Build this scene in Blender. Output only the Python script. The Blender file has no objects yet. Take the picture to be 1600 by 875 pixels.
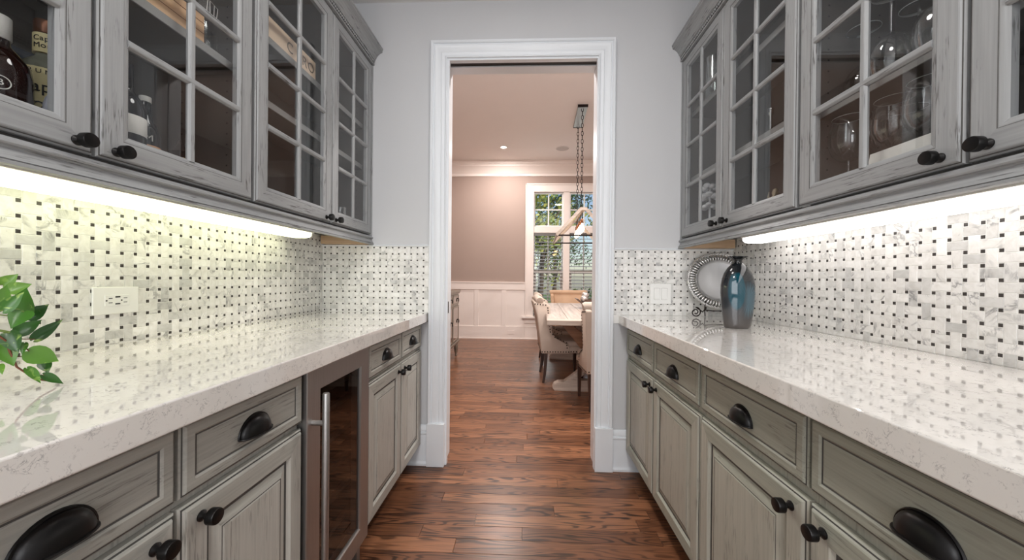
import bpy, bmesh, math, random
from mathutils import Vector, Matrix
R = random.Random(7)
SC = bpy.context.scene
COL = SC.collection
PI = math.pi

# ------------------------------------------------------------------ camera
CAM_H = 1.128
F_PX, YAW, PITCH, ROLL = 565.98, .0403, -.0038, .0095
def make_camera():
    cd = bpy.data.cameras.new('camera'); cd.sensor_width = 36.0; cd.lens = F_PX / 1600 * 36
    cd.clip_start = .01; cd.clip_end = 200
    o = bpy.data.objects.new('camera', cd); COL.objects.link(o)
    fwd = Vector((-math.sin(YAW) * math.cos(PITCH), math.cos(YAW) * math.cos(PITCH), math.sin(PITCH)))
    rt = Vector((math.cos(YAW), math.sin(YAW), 0)); up = rt.cross(fwd)
    c, s = math.cos(ROLL), math.sin(ROLL)
    r2 = rt * c + up * s; u2 = up * c - rt * s
    m = Matrix((r2, u2, -fwd)).transposed().to_4x4(); m.translation = (0, 0, CAM_H)
    o.matrix_world = m
    SC.camera = o
make_camera()

# ------------------------------------------------------------------ world, sun, large lights, exposure
SC.view_settings.view_transform = 'Standard'; SC.view_settings.look = 'None'
SC.view_settings.exposure = 0.10; SC.view_settings.gamma = 1.0; SC.view_settings.use_curve_mapping = False
SC.cycles.use_denoising = True
SC.cycles.max_bounces = 10; SC.cycles.diffuse_bounces = 5; SC.cycles.glossy_bounces = 5
SC.cycles.transparent_max_bounces = 24; SC.cycles.transmission_bounces = 8
SC.cycles.sample_clamp_indirect = 6.0
SC.cycles.caustics_reflective = False; SC.cycles.caustics_refractive = False
W = bpy.data.worlds.new('world'); SC.world = W; W.use_nodes = True
wn = W.node_tree.nodes; wl = W.node_tree.links
sky = wn.new('ShaderNodeTexSky'); sky.sky_type = 'NISHITA'; sky.sun_disc = False
sky.sun_elevation = math.radians(48); sky.sun_rotation = math.radians(120); sky.air_density = 1.0
wn['Background'].inputs['Strength'].default_value = .16
wl.new(sky.outputs['Color'], wn['Background'].inputs['Color'])

def light(name, kind, loc, energy, color=(1, 1, 1), rot=(0, 0, 0), size=None, size_y=None, **kw):
    d = bpy.data.lights.new(name, kind); d.energy = energy; d.color = color
    if kind == 'AREA':
        d.size = size
        if size_y: d.shape = 'RECTANGLE'; d.size_y = size_y
        else: d.shape = 'DISK'
    for k, v in kw.items(): setattr(d, k, v)
    o = bpy.data.objects.new(name, d); COL.objects.link(o); o.location = loc; o.rotation_euler = rot
    return o
light('sun', 'SUN', (3, -3, 9), 3.0, (1, .95, .86), (math.radians(42), 0, math.radians(48)), angle=.02)
# broad fill light added behind the camera, no window stands there
light('added_rear_fill', 'AREA', (0, -3.1, 1.65), 66, (.95, .97, 1), (PI / 2, 0, 0), 2.6, 1.7)
# recessed ceiling cans of the pantry (above the frame)
for yy in (-.1, 1.05):
    light('pantry_can_light', 'AREA', (-.02, yy, 2.765), 8, (1, .97, .94), (0, 0, 0), .5)
light('added_overhead_fill', 'AREA', (0, -1.7, 2.765), 24, (1, .97, .94), (0, 0, 0), .5)  # overhead fill added behind the camera, not a known lamp
# dining room: recessed cans
for xx, yy in ((-.4, 3.2), (2.2, 3.2), (.9, 3.1)):
    light('dining_can_light', 'AREA', (xx, yy, 3.285), 44, (1, .93, .89), (0, 0, 0), .2)
light('dining_window_light', 'AREA', (.7, 6.95, 1.6), 17, (.93, .97, 1), (-PI / 2, 0, 0), 1.1, 2.2)
# ------------------------------------------------------------------ helpers
class MB:
    def __init__(s): s.v = []; s.f = []; s.m = []; s.mats = []
    def mi(s, M):
        if M not in s.mats: s.mats.append(M)
        return s.mats.index(M)
    def face(s, pts, M):
        n = len(s.v); s.v += [tuple(p) for p in pts]; s.f.append(tuple(range(n, n + len(pts)))); s.m.append(s.mi(M))
    def add(s, verts, faces, M):
        n = len(s.v); s.v += [tuple(p) for p in verts]; k = s.mi(M)
        for f in faces: s.f.append(tuple(i + n for i in f)); s.m.append(k)
    def box(s, x0, x1, y0, y1, z0, z1, M, T=None):
        p = [(x, y, z) for x in (x0, x1) for y in (y0, y1) for z in (z0, z1)]
        if T: p = [T(*q) for q in p]
        s.add(p, [(0, 1, 3, 2), (4, 6, 7, 5), (0, 4, 5, 1), (2, 3, 7, 6), (0, 2, 6, 4), (1, 5, 7, 3)], M)
    def prism(s, pts, a0, a1, T, M, caps=True):
        """polygon pts (p,q) extruded a0..a1; T(p,q,a) -> xyz"""
        n = len(pts); v = [T(p, q, a0) for p, q in pts] + [T(p, q, a1) for p, q in pts]
        f = [(i, (i + 1) % n, n + (i + 1) % n, n + i) for i in range(n)]
        if caps: f += [tuple(range(n)), tuple(range(2 * n - 1, n - 1, -1))]
        s.add(v, f, M)
    def tube(s, path, r, M, n=8, closed=False, caps=True):
        P = [Vector(p) for p in path]; k = len(P)
        rr = r if isinstance(r, (list, tuple)) else [r] * k
        N = None; vs = []
        for i in range(k):
            a = P[i - 1] if (i > 0 or closed) else P[i]; b = P[(i + 1) % k] if (i < k - 1 or closed) else P[i]
            t = (b - a).normalized()
            if N is None:
                N = t.orthogonal().normalized()
            else:
                N = (N - t * N.dot(t))
                N = N.normalized() if N.length > 1e-6 else t.orthogonal().normalized()
            Bn = t.cross(N)
            for j in range(n):
                an = 2 * PI * j / n
                vs.append(P[i] + (N * math.cos(an) + Bn * math.sin(an)) * rr[i])
        fs = []
        for i in range(k if closed else k - 1):
            for j in range(n):
                a = i * n + j; b = i * n + (j + 1) % n; c = ((i + 1) % k) * n + (j + 1) % n; d = ((i + 1) % k) * n + j
                fs.append((a, b, c, d))
        if not closed and caps: fs += [tuple(range(n - 1, -1, -1)), tuple(range((k - 1) * n, k * n))]
        s.add(vs, fs, M)
    def lathe(s, prof, M, n=20, T=None, sx=1, sy=1, caps=True):
        """prof [(r,z)]; T(x,y,z)->world"""
        T = T or (lambda x, y, z: (x, y, z)); vs = []; fs = []; k = len(prof)
        for r, z in prof:
            for j in range(n):
                a = 2 * PI * j / n; vs.append(T(r * math.cos(a) * sx, r * math.sin(a) * sy, z))
        for i in range(k - 1):
            for j in range(n):
                fs.append((i * n + j, i * n + (j + 1) % n, (i + 1) * n + (j + 1) % n, (i + 1) * n + j))
        if caps and prof[0][0] > 1e-3: fs.append(tuple(range(n - 1, -1, -1)))
        if caps and prof[-1][0] > 1e-3: fs.append(tuple(range((k - 1) * n, k * n)))
        s.add(vs, fs, M)
    def ball(s, c, r, M, n=12, m=8, sc=(1, 1, 1)):
        s.lathe([(r * math.sin(PI * i / m), -r * math.cos(PI * i / m)) for i in range(m + 1)], M, n,
                lambda x, y, z: (c[0] + x * sc[0], c[1] + y * sc[1], c[2] + z * sc[2]))
    def mesh(s, name, off=(0, 0, 0), smooth=None, bevel=None, recalc=True, seg=2):
        me = bpy.data.meshes.new(name)
        me.from_pydata([(x - off[0], y - off[1], z - off[2]) for x, y, z in s.v], [], s.f)
        for M in s.mats: me.materials.append(M)
        me.polygons.foreach_set('material_index', s.m)
        if recalc or bevel:
            b = bmesh.new(); b.from_mesh(me)
            bmesh.ops.remove_doubles(b, verts=b.verts, dist=1e-6)
            bmesh.ops.recalc_face_normals(b, faces=b.faces)
            if bevel:
                ed = [e for e in b.edges if len(e.link_faces) == 2 and e.calc_face_angle(0) > .6]
                bmesh.ops.bevel(b, geom=ed, offset=bevel, segments=seg, affect='EDGES', profile=.5, clamp_overlap=True)
            b.to_mesh(me); b.free()
        if smooth is not None:
            me.shade_smooth()
            me.set_sharp_from_angle(angle=math.radians(smooth))
        me.update()
        return me
    def build(s, name, parent=None, local=False, **kw):
        off = (0, 0, 0)
        if parent is not None and not local: off = base_of(parent)
        o = bpy.data.objects.new(name, s.mesh(name, off, **kw)); COL.objects.link(o); o.parent = parent
        return o
def base_of(o):
    v = Vector((0, 0, 0))
    while o is not None: v += Vector(o.location); o = o.parent
    return v
def thing(name, loc, label, cat, group=None, rz=0):
    o = bpy.data.objects.new(name, None); COL.objects.link(o); o.location = loc; o.rotation_euler = (0, 0, rz)
    o.empty_display_size = .05
    o['label'] = label; o['category'] = cat
    if group: o['group'] = group
    return o
def tag(o, label, cat, group=None):
    o['label'] = label; o['category'] = cat
    if group: o['group'] = group
    return o
def struct(name, loc=None):
    o = bpy.data.objects.new(name, None); COL.objects.link(o); o['kind'] = 'structure'
    o.empty_display_size = .05
    if loc: o.location = loc
    return o
def S(o): o['kind'] = 'structure'; return o
def stuff(o): o['kind'] = 'stuff'; return o

# ------------------------------------------------------------------ materials
def srgb(r, g=None, b=None):
    if g is None: r, g, b = r
    f = lambda c: (c / 12.92 if c <= .04045 else ((c + .055) / 1.055) ** 2.4)
    return tuple(f(c / 255) for c in (r, g, b)) + (1,)
class NT:
    def __init__(s, name):
        s.M = bpy.data.materials.new(name); s.M.use_nodes = True; s.t = s.M.node_tree; s.n = s.t.nodes; s.l = s.t.links
        s.b = s.n['Principled BSDF']; s.o = s.n['Material Output']
    def N(s, typ, **kw):
        n = s.n.new('ShaderNode' + typ)
        for k, v in kw.items():
            if k.startswith('_'): setattr(n, k[1:], v)
            else:
                i = n.inputs[k.replace('__', ' ')]
                if hasattr(v, 'is_linked') : s.l.new(v, i)
                else: i.default_value = v
        return n
    def link(s, a, b): s.l.new(a, b)
    def pos(s, scale=(1, 1, 1), coord='P', rand=0, rot=(0, 0, 0)):
        if coord == 'P': c = s.N('NewGeometry').outputs['Position']
        else: c = s.N('TexCoord').outputs['Object']
        if rand:
            oi = s.N('ObjectInfo') if rand == 1 else None
            r = oi.outputs['Random'] if rand == 1 else s.N('NewGeometry').outputs['Random Per Island']
            mu = s.N('Math', _operation='MULTIPLY'); s.link(r, mu.inputs[0]); mu.inputs[1].default_value = 57.3
            cx = s.N('CombineXYZ'); s.link(mu.outputs[0], cx.inputs[0]); s.link(mu.outputs[0], cx.inputs[1]); s.link(mu.outputs[0], cx.inputs[2])
            ad = s.N('VectorMath', _operation='ADD'); s.link(c, ad.inputs[0]); s.link(cx.outputs[0], ad.inputs[1]); c = ad.outputs[0]
            s.rnd = r
        m = s.N('Mapping'); s.link(c, m.inputs['Vector']); m.inputs['Scale'].default_value = scale; m.inputs['Rotation'].default_value = rot
        return m.outputs[0]
    def noise(s, vec, scale=1, detail=3, rough=.5, dist=0):
        n = s.N('TexNoise'); s.link(vec, n.inputs['Vector'])
        n.inputs['Scale'].default_value = scale; n.inputs['Detail'].default_value = detail
        n.inputs['Roughness'].default_value = rough; n.inputs['Distortion'].default_value = dist
        return n.outputs['Fac']
    def ramp(s, fac, *stops):
        r = s.N('ValToRGB'); s.link(fac, r.inputs[0]); e = r.color_ramp.elements
        while len(e) < len(stops): e.new(.5)
        for i, (p, c) in enumerate(stops):
            e[i].position = p; e[i].color = c if isinstance(c, (tuple, list)) else (c, c, c, 1)
        return r.outputs[0]
    def math(s, op, a, b=None, clamp=False):
        n = s.N('Math', _operation=op); n.use_clamp = clamp
        for i, x in enumerate((a, b)):
            if x is None: continue
            if hasattr(x, 'is_linked'): s.link(x, n.inputs[i])
            else: n.inputs[i].default_value = x
        return n.outputs[0]
    def mix(s, fac, a, b, mode='MIX'):
        n = s.N('Mix', _data_type='RGBA'); n.blend_type = mode
        for i, x in ((0, fac), (6, a), (7, b)):
            if hasattr(x, 'is_linked'): s.link(x, n.inputs[i])
            else: n.inputs[i].default_value = x
        return n.outputs[2]
    def bump(s, h, strength=.2, dist=.002):
        b = s.N('Bump'); s.link(h, b.inputs['Height']); b.inputs['Strength'].default_value = strength; b.inputs['Distance'].default_value = dist
        s.link(b.outputs[0], s.b.inputs['Normal'])
    def set(s, **kw):
        for k, v in kw.items():
            i = s.b.inputs[k.replace('__', ' ')]
            if hasattr(v, 'is_linked'): s.link(v, i)
            else: i.default_value = v
        return s.M
def pm(name, col, rough=.5, metal=0, var=.06, scale=40, spec=.5, coord='O', **kw):
    t = NT(name); c = col if len(col) == 4 else srgb(*col)
    n = t.noise(t.pos((1, 1, 1), coord), scale, 3)
    lo = tuple(x * (1 - var) for x in c[:3]) + (1,); hi = tuple(min(1, x * (1 + var)) for x in c[:3]) + (1,)
    t.set(Base__Color=t.mix(n, lo, hi), Roughness=rough, Metallic=metal, **kw)
    t.b.inputs['Specular IOR Level'].default_value = spec
    return t.M
def paint(name, axis, base=(150, 153, 149), amount=1.0):
    """distressed grey paint, brushed and rubbed along one axis"""
    t = NT(name)
    i = 'xyz'.index(axis)
    def sc(a, b): v = [a] * 3; v[i] = b; return tuple(v)
    fine = t.noise(t.pos(sc(260, 15)), 1, 3, .6)
    brush = t.noise(t.pos(sc(150, 4)), 1, 3, .6)
    clump = t.noise(t.pos(sc(26, 7)), 1, 3, .6)
    speck = t.ramp(fine, (.53, 0), (.62, 1))
    cl = t.ramp(clump, (.50, 0), (.62, 1))
    mask = t.math('MULTIPLY', t.math('MULTIPLY', speck, cl), .75 * amount)
    b = srgb(*base)
    lo = tuple(x * .88 for x in b[:3]) + (1,); hi = tuple(x * 1.10 for x in b[:3]) + (1,)
    col = t.mix(t.ramp(brush, (.3, 0), (.7, 1)), lo, hi)
    col = t.mix(mask, col, srgb(58, 54, 50))
    t.set(Base__Color=col, Roughness=.42)
    t.bump(fine, .08, .001)
    return t.M
PV = paint('grey_paint_upright', 'z', (161, 163, 164)); PH = paint('grey_paint_level', 'y', (158, 160, 161))
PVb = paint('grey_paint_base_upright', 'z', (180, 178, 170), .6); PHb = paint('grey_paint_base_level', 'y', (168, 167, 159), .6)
PVr = paint('greencast_paint_base_upright', 'z', (176, 174, 162), .6); PHr = paint('greencast_paint_base_level', 'y', (160, 161, 148), .6)  # same grey paint, the lamps' greenish cast put into the colour
PX = paint('grey_paint_cross', 'x')
GLAZE = pm('dark_glaze', (70, 68, 64), .5, var=.25, scale=60)
GLAZE2 = pm('glaze_shadow_line', (80, 79, 77), .5, var=.25, scale=60)
KICK = pm('dark_brown_toe_kick', (62, 44, 34), .5, var=.15, scale=30)  # one even dark brown for every toe kick
INNER = pm('cabinet_inside_taupe', (86, 82, 78), .5, var=.1, scale=12)
SHELF = pm('shelf_grey', (150, 150, 148), .45)
RAWWOOD = None
def wood(name, c1, c2, axis='y', rough=.5, coord='O', s=1.0):
    t = NT(name); i = 'xyz'.index(axis)
    v = [26 * s] * 3; v[i] = 1.6 * s
    g = t.noise(t.pos(tuple(v), coord), 1, 4, .6, .6)
    f = [120 * s] * 3; f[i] = 5 * s
    g2 = t.noise(t.pos(tuple(f), coord), 1, 2)
    m = t.math('ADD', t.math('MULTIPLY', g, .75), t.math('MULTIPLY', g2, .25))
    t.set(Base__Color=t.ramp(m, (.32, srgb(*c1)), (.68, srgb(*c2))), Roughness=rough)
    t.bump(g2, .05, .001)
    return t.M
RAWWOOD = wood('raw_maple', (204, 170, 134), (228, 198, 166), 'x')
CRATE = wood('pine_crate', (205, 160, 118), (240, 204, 164), 'y')
BRONZE = pm('black_bronze', (26, 25, 25), .33, .55, .15, 90)
BLACK = pm('black_plastic', (18, 18, 18), .4)
def marble(name, rand):
    t = NT(name)
    p = t.pos((1, 1, 1), 'P', rand); rnd = t.rnd
    w = t.noise(p, 9, 5, .6, 1.4)
    v = t.math('ABSOLUTE', t.math('SUBTRACT', w, .5))
    vein = t.ramp(v, (.0, 1), (.045, 0))
    patch = t.noise(p, 14, 2, .5, .5)
    vm = t.math('MULTIPLY', vein, t.ramp(patch, (.50, 0), (.66, 1)))
    wh = t.N('TexWhiteNoise'); wh.noise_dimensions = '1D'; t.link(rnd, wh.inputs['W'])
    tone = t.ramp(wh.outputs['Value'], (0, srgb(206, 206, 204)), (.22, srgb(232, 231, 228)), (1, srgb(246, 245, 242)))
    soft = t.ramp(t.noise(p, 30, 4, .6, .8), (.33, srgb(238, 237, 235)), (.6, (1, 1, 1, 1)))
    col = t.mix(1.0, tone, soft, 'MULTIPLY')
    col = t.mix(t.math('MULTIPLY', vm, .75), col, srgb(122, 122, 124))
    t.set(Base__Color=col, Roughness=.22)
    return t.M
MARB1 = marble('carrara_tile', 1); MARB2 = marble('carrara_tile_field', 2)
DOT = pm('slate_dot', (62, 58, 55), .3, var=.3, scale=300, coord='P')
GROUT = pm('grout', (240, 239, 235), .8, var=.03, coord='P')
def quartz():
    t = NT('flecked_quartz')
    p = t.pos((1, 1, 1), 'P', 0, (0, 0, .5))
    q = t.pos((34, 70, 70), 'P', 0, (0, 0, .25))
    a = t.noise(q, 1, 5, .65, 1.0)
    fl = t.ramp(t.math('ABSOLUTE', t.math('SUBTRACT', a, .5)), (.0, 1), (.03, 0))
    gate = t.ramp(t.noise(p, 48, 3, .6), (.50, 0), (.60, 1))
    b = t.ramp(t.noise(q, 2.6, 3, .6, .4), (.66, 0), (.74, 1))
    m = t.math('ADD', t.math('MULTIPLY', fl, gate), t.math('MULTIPLY', b, .35), True)
    col = t.mix(t.noise(p, 7, 3), srgb(232, 228, 222), srgb(240, 237, 232))
    col = t.mix(t.math('MULTIPLY', m, .6), col, srgb(118, 114, 114))
    t.set(Base__Color=col, Roughness=.03); t.b.inputs['Coat Weight'].default_value = .8; t.b.inputs['Coat Roughness'].default_value = .02
    return t.M
QUARTZ = quartz()
WALLP = pm('pale_grey_wall_paint', (209, 210, 212), .7, var=.015, scale=6, coord='P')
CEILP = pm('white_ceiling_paint', (236, 235, 233), .8, var=.015, scale=6, coord='P')
TRIM = pm('white_satin_trim', (232, 236, 240), .35, var=.012, scale=8, coord='P')
TAUPE = pm('taupe_wall_paint', (166, 147, 137), .75, var=.02, scale=5, coord='P')
DCEIL = pm('dining_ceiling_paint', (240, 237, 235), .8, var=.015, scale=5, coord='P')
DTRIM = pm('warmlit_dining_trim', (238, 228, 221), .45, var=.015, scale=6, coord='P')  # white trim with the room's warm pink light mixed into its colour
def oak(name, rand):
    t = NT(name)
    p = t.pos((.75, 7.0, 7.0), 'P', rand); rnd = t.rnd
    base = t.noise(p, 2.2, 1.6, .45, .3)
    rings = t.math('SINE', t.math('MULTIPLY', base, 78.0))
    rl = t.ramp(t.math('ADD', t.math('MULTIPLY', rings, .5), .5), (.52, 0), (.92, 1))
    ps = t.pos((5, 210, 210), 'P', rand)
    pore = t.ramp(t.noise(ps, 1, 3, .6), (.52, 0), (.66, 1))
    wh = t.N('TexWhiteNoise'); wh.noise_dimensions = '1D'; t.link(rnd, wh.inputs['W'])
    tone = t.ramp(wh.outputs['Value'], (0, srgb(108, 70, 48)), (.5, srgb(128, 84, 58)), (1, srgb(150, 102, 72)))
    gate = t.ramp(t.noise(t.pos((1.6, 9, 9), 'P', rand), 1.5, 2), (.34, .2), (.54, 1))
    m = t.math('ADD', t.math('MULTIPLY', t.math('MULTIPLY', rl, gate), .80), t.math('MULTIPLY', pore, .45), True)
    col = t.mix(m, tone, srgb(40, 25, 19))
    t.set(Base__Color=col, Roughness=.3)
    t.bump(pore, .05, .0006)
    return t.M
OAK1 = oak('stained_oak_plank', 1); OAK2 = oak('stained_oak_field', 2)
UNDER = pm('floor_gap', (30, 20, 16), .8)
def thin_glass(name, tint=(1, 1, 1, 1), ior=1.75, rough=0.0, power=4.0):
    """a pane: clear transmission plus Fresnel reflection off its faces"""
    t = NT(name); t.n.remove(t.b)
    nz = t.noise(t.pos((1, 1, 1), 'O'), 3, 1)
    tr = t.N('BsdfTransparent'); t.link(t.mix(t.math('MULTIPLY', nz, .04), tint, tuple(c * .9 for c in tint[:3]) + (1,)), tr.inputs[0])
    gl = t.N('BsdfGlossy'); gl.inputs['Roughness'].default_value = rough
    f0 = 1.8 * ((ior - 1) / (ior + 1)) ** 2
    lw = t.N('LayerWeight'); lw.inputs['Blend'].default_value = .5
    p5 = t.math('POWER', lw.outputs['Facing'], power)
    frv = t.math('ADD', t.math('MULTIPLY', p5, 1 - f0), f0)
    mx = t.N('MixShader'); t.link(frv, mx.inputs[0]); t.link(tr.outputs[0], mx.inputs[1]); t.link(gl.outputs[0], mx.inputs[2])
    t.link(mx.outputs[0], t.o.inputs[0])
    return t.M
PANE = thin_glass('cabinet_pane_glass', (.95, .96, .96, 1), 1.50)
WPANE = thin_glass('window_pane_glass', (.95, .97, .96, 1), 1.5)
CRYSTAL = thin_glass('clear_crystal', (.90, .92, .92, 1), 1.75, .02, 2.0)
GEDGE = pm('painted_rim_glint', (206, 212, 212), .1)  # opaque pale tubes painting the glint along glass rims
SMOKED = thin_glass('smoked_cooler_glass', (.30, .29, .28, 1), 1.38)
STEEL = None
def steel():
    t = NT('brushed_steel')
    n = t.noise(t.pos((300, 300, 6), 'P'), 1, 2)
    t.set(Base__Color=t.mix(n, srgb(158, 156, 154), srgb(190, 188, 186)), Metallic=1.0, Roughness=t.ramp(n, (0, .36), (1, .5)))
    return t.M
STEEL = steel()
CHROME = pm('polished_silver', (222, 221, 220), .22, 1.0, .03)
def emit(name, col, strength):
    t = NT(name); n = t.noise(t.pos((1, 1, 1), 'O'), 5, 1)
    t.set(Base__Color=col, Emission__Color=t.mix(t.math('MULTIPLY', n, .03), col, (1, 1, 1, 1)), Emission__Strength=strength, Roughness=.5)
    return t.M
LENS_L = emit('lamp_lens_greenish', (.98, 1, .68, 1), 2.9)
LENS_R = emit('lamp_lens_white', (1, .96, .94, 1), 2.8)
BULB = emit('bulb_glow', (1, .70, .38, 1), 14)
CANGLOW = emit('can_glow', (1, .86, .76, 1), 14)
PLASTIC = pm('white_device_plastic', (242, 242, 239), .35, var=.01)
LINEN = pm('cream_linen', (198, 182, 168), .85, var=.06, scale=160)
LINEN2 = pm('tan_linen', (205, 172, 142), .85, var=.06, scale=160)
DARKWOOD = wood('dark_walnut_leg', (38, 22, 16), (66, 40, 28), 'z', .35)
NAIL = pm('pewter_nailhead', (70, 62, 55), .35, .7)
WASHED = wood('whitewashed_oak', (146, 130, 120), (202, 186, 174), 'y', .5)
WASHEDX = wood('whitewashed_oak_cross', (166, 148, 134), (210, 194, 180), 'x', .5)
WARMOAK = wood('warm_oak_brace', (120, 82, 56), (156, 112, 80), 'x', .5)
LANTERNWOOD = wood('grey_beam_wood', (150, 136, 124), (186, 172, 160), 'x', .6)
IRON = pm('dark_iron', (42, 34, 32), .45, .6)

# ------------------------------------------------------------------ geometry of the rooms
D = 2.167                      # end wall of the pantry
XL, XR = -1.2476, 1.2035       # side walls (tile face)
CT = .919                      # counter top
OX0, OX1, OZ = -.488, .413, 2.447   # doorway (inner edge of casing)
FAR = 6.76                     # far wall of the dining room
DX0, DX1 = -1.62, 3.2
PC, DC = 2.79, 3.30            # ceilings

def shell():
    m = MB(); m.box(DX0 - .2, DX1 + .2, -3.5, FAR + .2, -.12, -.012, UNDER)
    fl = S(m.build('floor'))
    # oak planks, each its own board
    rows = []; Wd = .0826; y = -3.4; allp = []
    while y < FAR:
        dining = y + Wd > D + .07
        xa, xb = (DX0, DX1) if dining else (-.715, .69)
        if y < -.35: xa, xb = -1.3, 1.3
        x = xa - R.uniform(0, .5)
        while x < xb:
            L = R.choice((.45, .6, .75, .9, 1.1, 1.35)); a, b = max(x, xa), min(x + L, xb)
            if b - a > .03: allp.append((a, b, y, min(y + Wd, FAR)))
            x += L
        y += Wd
    def seen(p):
        a, b, y0, y1 = p
        if y1 < 1.2: return False
        yy = max(y0, .5)
        return b > -1.3 and a < (.62 if yy < 2.3 else .24 * yy) and not (yy > 2.3 and b < -.24 * yy)
    vis = sorted([p for p in allp if seen(p)], key=lambda p: p[2]); rest = [p for p in allp if not seen(p)] + vis[300:]
    def plank(m, p, M):
        a, b, y0, y1 = p; g = .0006; e = .0009; a += g; b -= g; y0 += g; y1 -= g
        zt = R.uniform(-.0003, .0003)
        v = [(a, y0, -.012), (b, y0, -.012), (b, y1, -.012), (a, y1, -.012), (a, y0, zt - e), (b, y0, zt - e), (b, y1, zt - e), (a, y1, zt - e),
             (a + e, y0 + e, zt), (b - e, y0 + e, zt), (b - e, y1 - e, zt), (a + e, y1 - e, zt)]
        f = [(0, 1, 5, 4), (1, 2, 6, 5), (2, 3, 7, 6), (3, 0, 4, 7), (4, 5, 9, 8), (5, 6, 10, 9), (6, 7, 11, 10), (7, 4, 8, 11), (8, 9, 10, 11)]
        m.add(v, f, M)
    for p in vis[:300]:
        m = MB(); plank(m, p, OAK1); m.build('plank', fl, recalc=False)
    m = MB()
    for p in rest: plank(m, p, OAK2)
    stuff(m.build('planks', fl, recalc=False))
    # ceilings
    m = MB(); m.box(-1.5, 1.5, -3.5, D + .08, PC, PC + .1, CEILP); S(m.build('ceiling'))
    m = MB(); m.box(DX0 - .2, DX1 + .2, D + .08, FAR + .2, DC, DC + .1, DCEIL); S(m.build('ceiling'))
    # side walls behind the tile
    m = MB(); m.box(XL - .15, XL - .007, -3.5, D, 0, PC, WALLP); m.box(XL - .007, XL - .0002, .25, D, CT - .05, 1.40, GROUT); wl_ = S(m.build('wall_left'))
    m = MB(); m.box(XR + .007, XR + .15, -3.5, D, 0, PC, WALLP); m.box(XR + .0002, XR + .007, .25, D, CT - .05, 1.40, GROUT); wr_ = S(m.build('wall_right'))
    # end wall with the cased opening; the opening is lined in door_1
    m = MB(); y0, y1 = D, D + .16
    ja, jb, jz = OX0 - .01, OX1 + .01, OZ + .012
    m.box(DX0, ja, y0 + .007, y1, 0, DC, WALLP); m.box(jb, DX1, y0 + .007, y1, 0, DC, WALLP); m.box(ja, jb, y0 + .007, y1, jz, DC, WALLP)
    m.box(XL, ja - .09, y0 + .0002, y0 + .007, CT - .05, 1.318, GROUT); m.box(jb + .09, XR, y0 + .0002, y0 + .007, CT - .05, 1.306, GROUT)
    m.box(XL, ja, y0, y0 + .007, 1.318, PC, WALLP); m.box(jb, XR, y0, y0 + .007, 1.306, PC, WALLP); m.box(ja, jb, y0, y0 + .007, jz, PC, WALLP)
    we = S(m.build('wall_end'))
    m = MB(); m.box(-1.5, 1.5, -3.5, -3.4, 0, PC, WALLP); S(m.build('wall_back'))
    # dining walls
    m = MB(); m.box(DX0 - .12, DX0, D + .16, FAR, 0, DC, TAUPE); S(m.build('wall_dining_left'))
    m = MB(); m.box(DX1, DX1 + .12, D + .16, FAR, 0, DC, TAUPE); S(m.build('wall_dining_right'))
    return wl_, wr_, we
WL_, WR_, WE_ = shell()

# ------------------------------------------------------------------ basketweave tile
P = .0381
def tile_mesh(L, Hh, T, h=.0035, e=.0012, M=MARB1, m=None, a=0, b=0):
    own = m is None
    m = m or MB(); x, y = L / 2, Hh / 2
    v = [T(a + sx * x, b + sy * y, 0) for sx, sy in ((-1, -1), (1, -1), (1, 1), (-1, 1))] + \
        [T(a + sx * x, b + sy * y, h - e) for sx, sy in ((-1, -1), (1, -1), (1, 1), (-1, 1))] + \
        [T(a + sx * (x - e), b + sy * (y - e), h) for sx, sy in ((-1, -1), (1, -1), (1, 1), (-1, 1))]
    f = [(0, 1, 5, 4), (1, 2, 6, 5), (2, 3, 7, 6), (3, 0, 4, 7), (4, 5, 9, 8), (5, 6, 10, 9), (6, 7, 11, 10), (7, 4, 8, 11), (8, 9, 10, 11)]
    m.add(v, f, M)
    return m.mesh('tile') if own else None
def tile_field(wall, T, Tn, a0, a1, b0, b1, pa, pb, key, limit=300):
    """a along the wall, b up; dots at (pa+i P, pb+j P). T(a,b,n)->world point ; Tn(a,b,n)->offset"""
    wh = tile_mesh(.0500, .0246, Tn); wv = tile_mesh(.0246, .0500, Tn)
    cells = []; dots = MB()
    i0, i1 = math.floor((a0 - pa) / P) - 1, math.ceil((a1 - pa) / P) + 1
    j0, j1 = math.floor((b0 - pb) / P) - 1, math.ceil((b1 - pb) / P) + 1
    for i in range(i0, i1):
        for j in range(j0, j1):
            ca, cb = pa + (i + .5) * P, pb + (j + .5) * P
            L, Hh = (.0500, .0246) if (i + j) % 2 else (.0246, .0500)
            x0, x1, z0, z1 = max(ca - L / 2, a0), min(ca + L / 2, a1), max(cb - Hh / 2, b0), min(cb + Hh / 2, b1)
            if x1 - x0 > .004 and z1 - z0 > .004:
                full = abs((x1 - x0) - L) < 1e-6 and abs((z1 - z0) - Hh) < 1e-6
                cells.append(((x0 + x1) / 2, (z0 + z1) / 2, x1 - x0, z1 - z0, full, L > Hh))
            da, db = pa + i * P, pb + j * P
            if a0 + .005 < da < a1 - .005 and b0 + .005 < db < b1 - .005:
                tile_mesh(.0094, .0094, T, .0034, .0006, DOT, dots, da, db)
    cells.sort(key=key)
    rest = MB()
    for k, (ca, cb, L, Hh, full, hor) in enumerate(cells):
        if k < limit:
            o = bpy.data.objects.new('tile', (wh if hor else wv) if full else tile_mesh(L, Hh, Tn)); COL.objects.link(o)
            o.location = T(ca, cb, 0); o.parent = wall
        else:
            tile_mesh(L, Hh, T, M=MARB2, m=rest, a=ca, b=cb)
    if rest.v: stuff(rest.build('tiles', wall))
    stuff(dots.build('dot_tiles', wall))
zL = 1.309
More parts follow.
